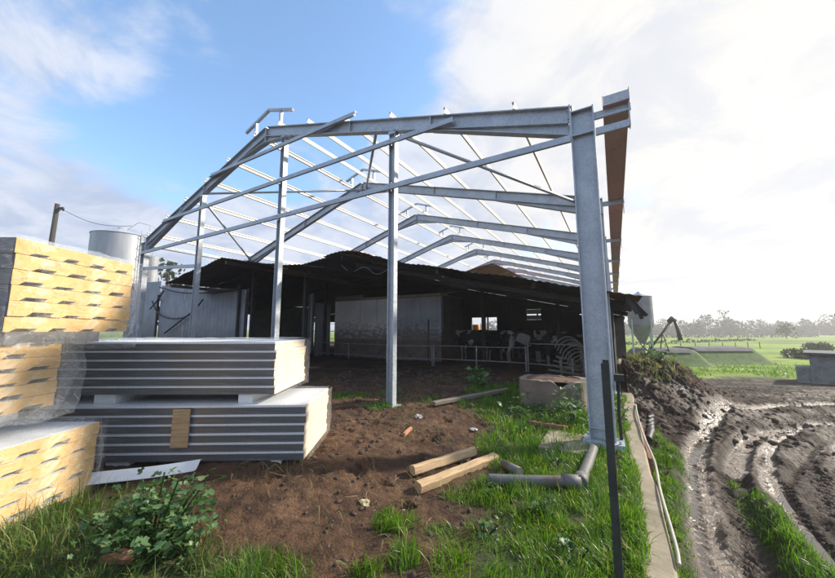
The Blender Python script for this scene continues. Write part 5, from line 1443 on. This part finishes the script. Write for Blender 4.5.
V, Fq, T = foliage_blob(lob, .6, .28, 56); tag(np_mesh('hedgerows', V, Fq, 'far_leaf', None, dict(tone=T)), kind='stuff')
# wire fence posts in the field
for k in range(12):
    c = cam_pt(24 + 3.1 * k, 45 + 1.1 * k); mb = MB(); mb.tube([(0, 0, -.3), (0, 0, 1.15)], .06, 6)
    o = mb.build('field_post', 'pole_wood'); o.location = (c.x, c.y, gz(c.x, c.y)); tag(o, 'small wooden fence post standing in the green field', 'post', 'fence posts across the field')
mb = MB(); mb.lathe([(.28, 0), (.3, .05), (.29, .85), (.25, .9), (.02, .9)], seg=20); o = mb.build('orange_cylinder', 'orange_plastic'); o.location = (-8.9, 23.6, 1.1)  # upright orange cylinder standing for the orange spot behind the window
tag(o, 'orange drum seen through the left back window of the old barn', 'cylinder')
mb = MB(); mb.box((-9.6, 23.2, -.3), (-8.2, 24.1, 1.1)); tag(mb.build('block_plinth', 'block'), 'block plinth under the orange drum behind the old barn', 'plinth')

# ------------------------------------------------------------------ light
SUN_AZ, SUN_EL = math.radians(44), math.radians(30)
S = Vector((math.sin(SUN_AZ) * math.cos(SUN_EL), math.cos(SUN_AZ) * math.cos(SUN_EL), math.sin(SUN_EL)))
li = bpy.data.lights.new('sun', 'SUN'); li.energy = 4.6; li.angle = math.radians(2.2); li.color = (1, .91, .77)
so = bpy.data.objects.new('sun', li); COL.objects.link(so); so.rotation_mode = 'QUATERNION'; so.rotation_quaternion = S.to_track_quat('Z', 'Y')

W = bpy.data.worlds.new('World'); scene.world = W; W.use_nodes = True; nt = W.node_tree; nt.nodes.clear()
wo = nt.nodes.new('ShaderNodeOutputWorld'); bg = nt.nodes.new('ShaderNodeBackground'); nt.links.new(bg.outputs[0], wo.inputs[0])
sky = nt.nodes.new('ShaderNodeTexSky'); sky.sky_type = 'NISHITA'; sky.sun_disc = False
sky.sun_elevation = SUN_EL; sky.sun_rotation = SUN_AZ; sky.air_density = 1.0; sky.dust_density = .6; sky.ozone_density = 2.0
STR = .15
tc = nt.nodes.new('ShaderNodeTexCoord'); D_ = tc.outputs['Generated']
sp = nt.nodes.new('ShaderNodeSeparateXYZ'); nt.links.new(D_, sp.inputs[0])


def wdot(v):
    v = Vector(v).normalized(); n = nt.nodes.new('ShaderNodeVectorMath'); n.operation = 'DOT_PRODUCT'; n.inputs[1].default_value = v
    nt.links.new(D_, n.inputs[0]); return n.outputs['Value']


def mrange(x, a, b, c=0, d=1):
    n = nt.nodes.new('ShaderNodeMapRange'); n.interpolation_type = 'SMOOTHSTEP'
    n.inputs['From Min'].default_value = a; n.inputs['From Max'].default_value = b; n.inputs['To Min'].default_value = c; n.inputs['To Max'].default_value = d
    nt.links.new(x, n.inputs['Value']); return n.outputs[0]


zc = mth(nt, 'ADD', mth(nt, 'MAXIMUM', sp.outputs['Z'], 0), .22)
cb = nt.nodes.new('ShaderNodeCombineXYZ'); nt.links.new(mth(nt, 'DIVIDE', sp.outputs['X'], zc), cb.inputs[0]); nt.links.new(mth(nt, 'DIVIDE', sp.outputs['Y'], zc), cb.inputs[1])
cb.inputs[2].default_value = 3.7
c1 = noise(nt, cb.outputs[0], 1.25, 10, .55, .15); c2 = noise(nt, cb.outputs[0], .5, 3, .5, .2); c3 = noise(nt, cb.outputs[0], 3.2, 10, .62, .5)
cl = mth(nt, 'ADD', mth(nt, 'ADD', mth(nt, 'MULTIPLY', c1, .55), mth(nt, 'MULTIPLY', c2, .2)), mth(nt, 'MULTIPLY', c3, .25))


def dirv(az, el):  # degrees, azimuth from the building axis towards +x
    az, el = math.radians(az), math.radians(el); return (math.sin(az) * math.cos(el), math.cos(az) * math.cos(el), math.sin(el))


blue1 = mrange(wdot(dirv(-68, 36)), .945, .995); blue2 = mrange(wdot(dirv(-48, 43)), .94, .995)
cl = mth(nt, 'MULTIPLY_ADD', mth(nt, 'SUBTRACT', cl, .5), 1.55, .52)
hole = mth(nt, 'MAXIMUM', blue1, blue2)
hor = mrange(sp.outputs['Z'], .42, .02)
rightw = mrange(wdot(dirv(30, 24)), .42, .95)
bias = mth(nt, 'SUBTRACT', mth(nt, 'ADD', mth(nt, 'ADD', cl, mth(nt, 'MULTIPLY', hor, .20)), mth(nt, 'MULTIPLY', rightw, .17)), mth(nt, 'MULTIPLY', hole, .135))
cover = mrange(bias, .42, .60)
ccol = mixc(nt, rightw, (.30, .36, .49), (.47, .485, .52))
ccol = mixc(nt, mrange(c3, .36, .62, 0, .95), ccol, mixc(nt, rightw, (.47, .51, .60), (.595, .58, .555)))
skyc = mixc(nt, 1.0, sky.outputs[0], (STR * 1.12, STR * 1.32, STR * 1.38), 'MULTIPLY')
fin = mixc(nt, cover, skyc, ccol)
nt.links.new(fin, bg.inputs['Color']); bg.inputs['Strength'].default_value = 1.0

# ------------------------------------------------------------------ air
mb = MB(); mb.box((-420, -40, -8), (460, 480, 40))
hm, hnt, hout = new_mat('haze_air'); pv_ = hnt.nodes.new('ShaderNodeVolumePrincipled'); pv_.inputs['Color'].default_value = (.97, .97, .98, 1); pv_.inputs['Density'].default_value = .0014; pv_.inputs['Anisotropy'].default_value = .3
hnt.links.new(pv_.outputs[0], hout.inputs['Volume'])
hz_ = mb.build('haze', hm); tag(hz_, kind='stuff')

# ------------------------------------------------------------------ camera
cam = bpy.data.cameras.new('camera'); cam.sensor_width = 36; cam.lens = 36 * 332 / 835; cam.clip_start = .05; cam.clip_end = 6000
co = bpy.data.objects.new('camera', cam); COL.objects.link(co); co.location = (0, 0, 1.6)
fv = FW * math.cos(PITCH) + Vector((0, 0, math.sin(PITCH))); co.rotation_mode = 'QUATERNION'; co.rotation_quaternion = fv.to_track_quat('-Z', 'Y')
scene.camera = co
scene.render.engine = 'CYCLES'; scene.cycles.use_denoising = True
try: scene.cycles.denoiser = 'OPENIMAGEDENOISE'
except Exception: pass
scene.cycles.max_bounces = 8; scene.cycles.transparent_max_bounces = 16; scene.cycles.volume_bounces = 0
scene.cycles.caustics_reflective = False; scene.cycles.caustics_refractive = False
vs_ = scene.view_settings; vs_.view_transform = 'Standard'; vs_.look = 'None'; vs_.exposure = 0.75; vs_.gamma = 1; vs_.use_curve_mapping = False
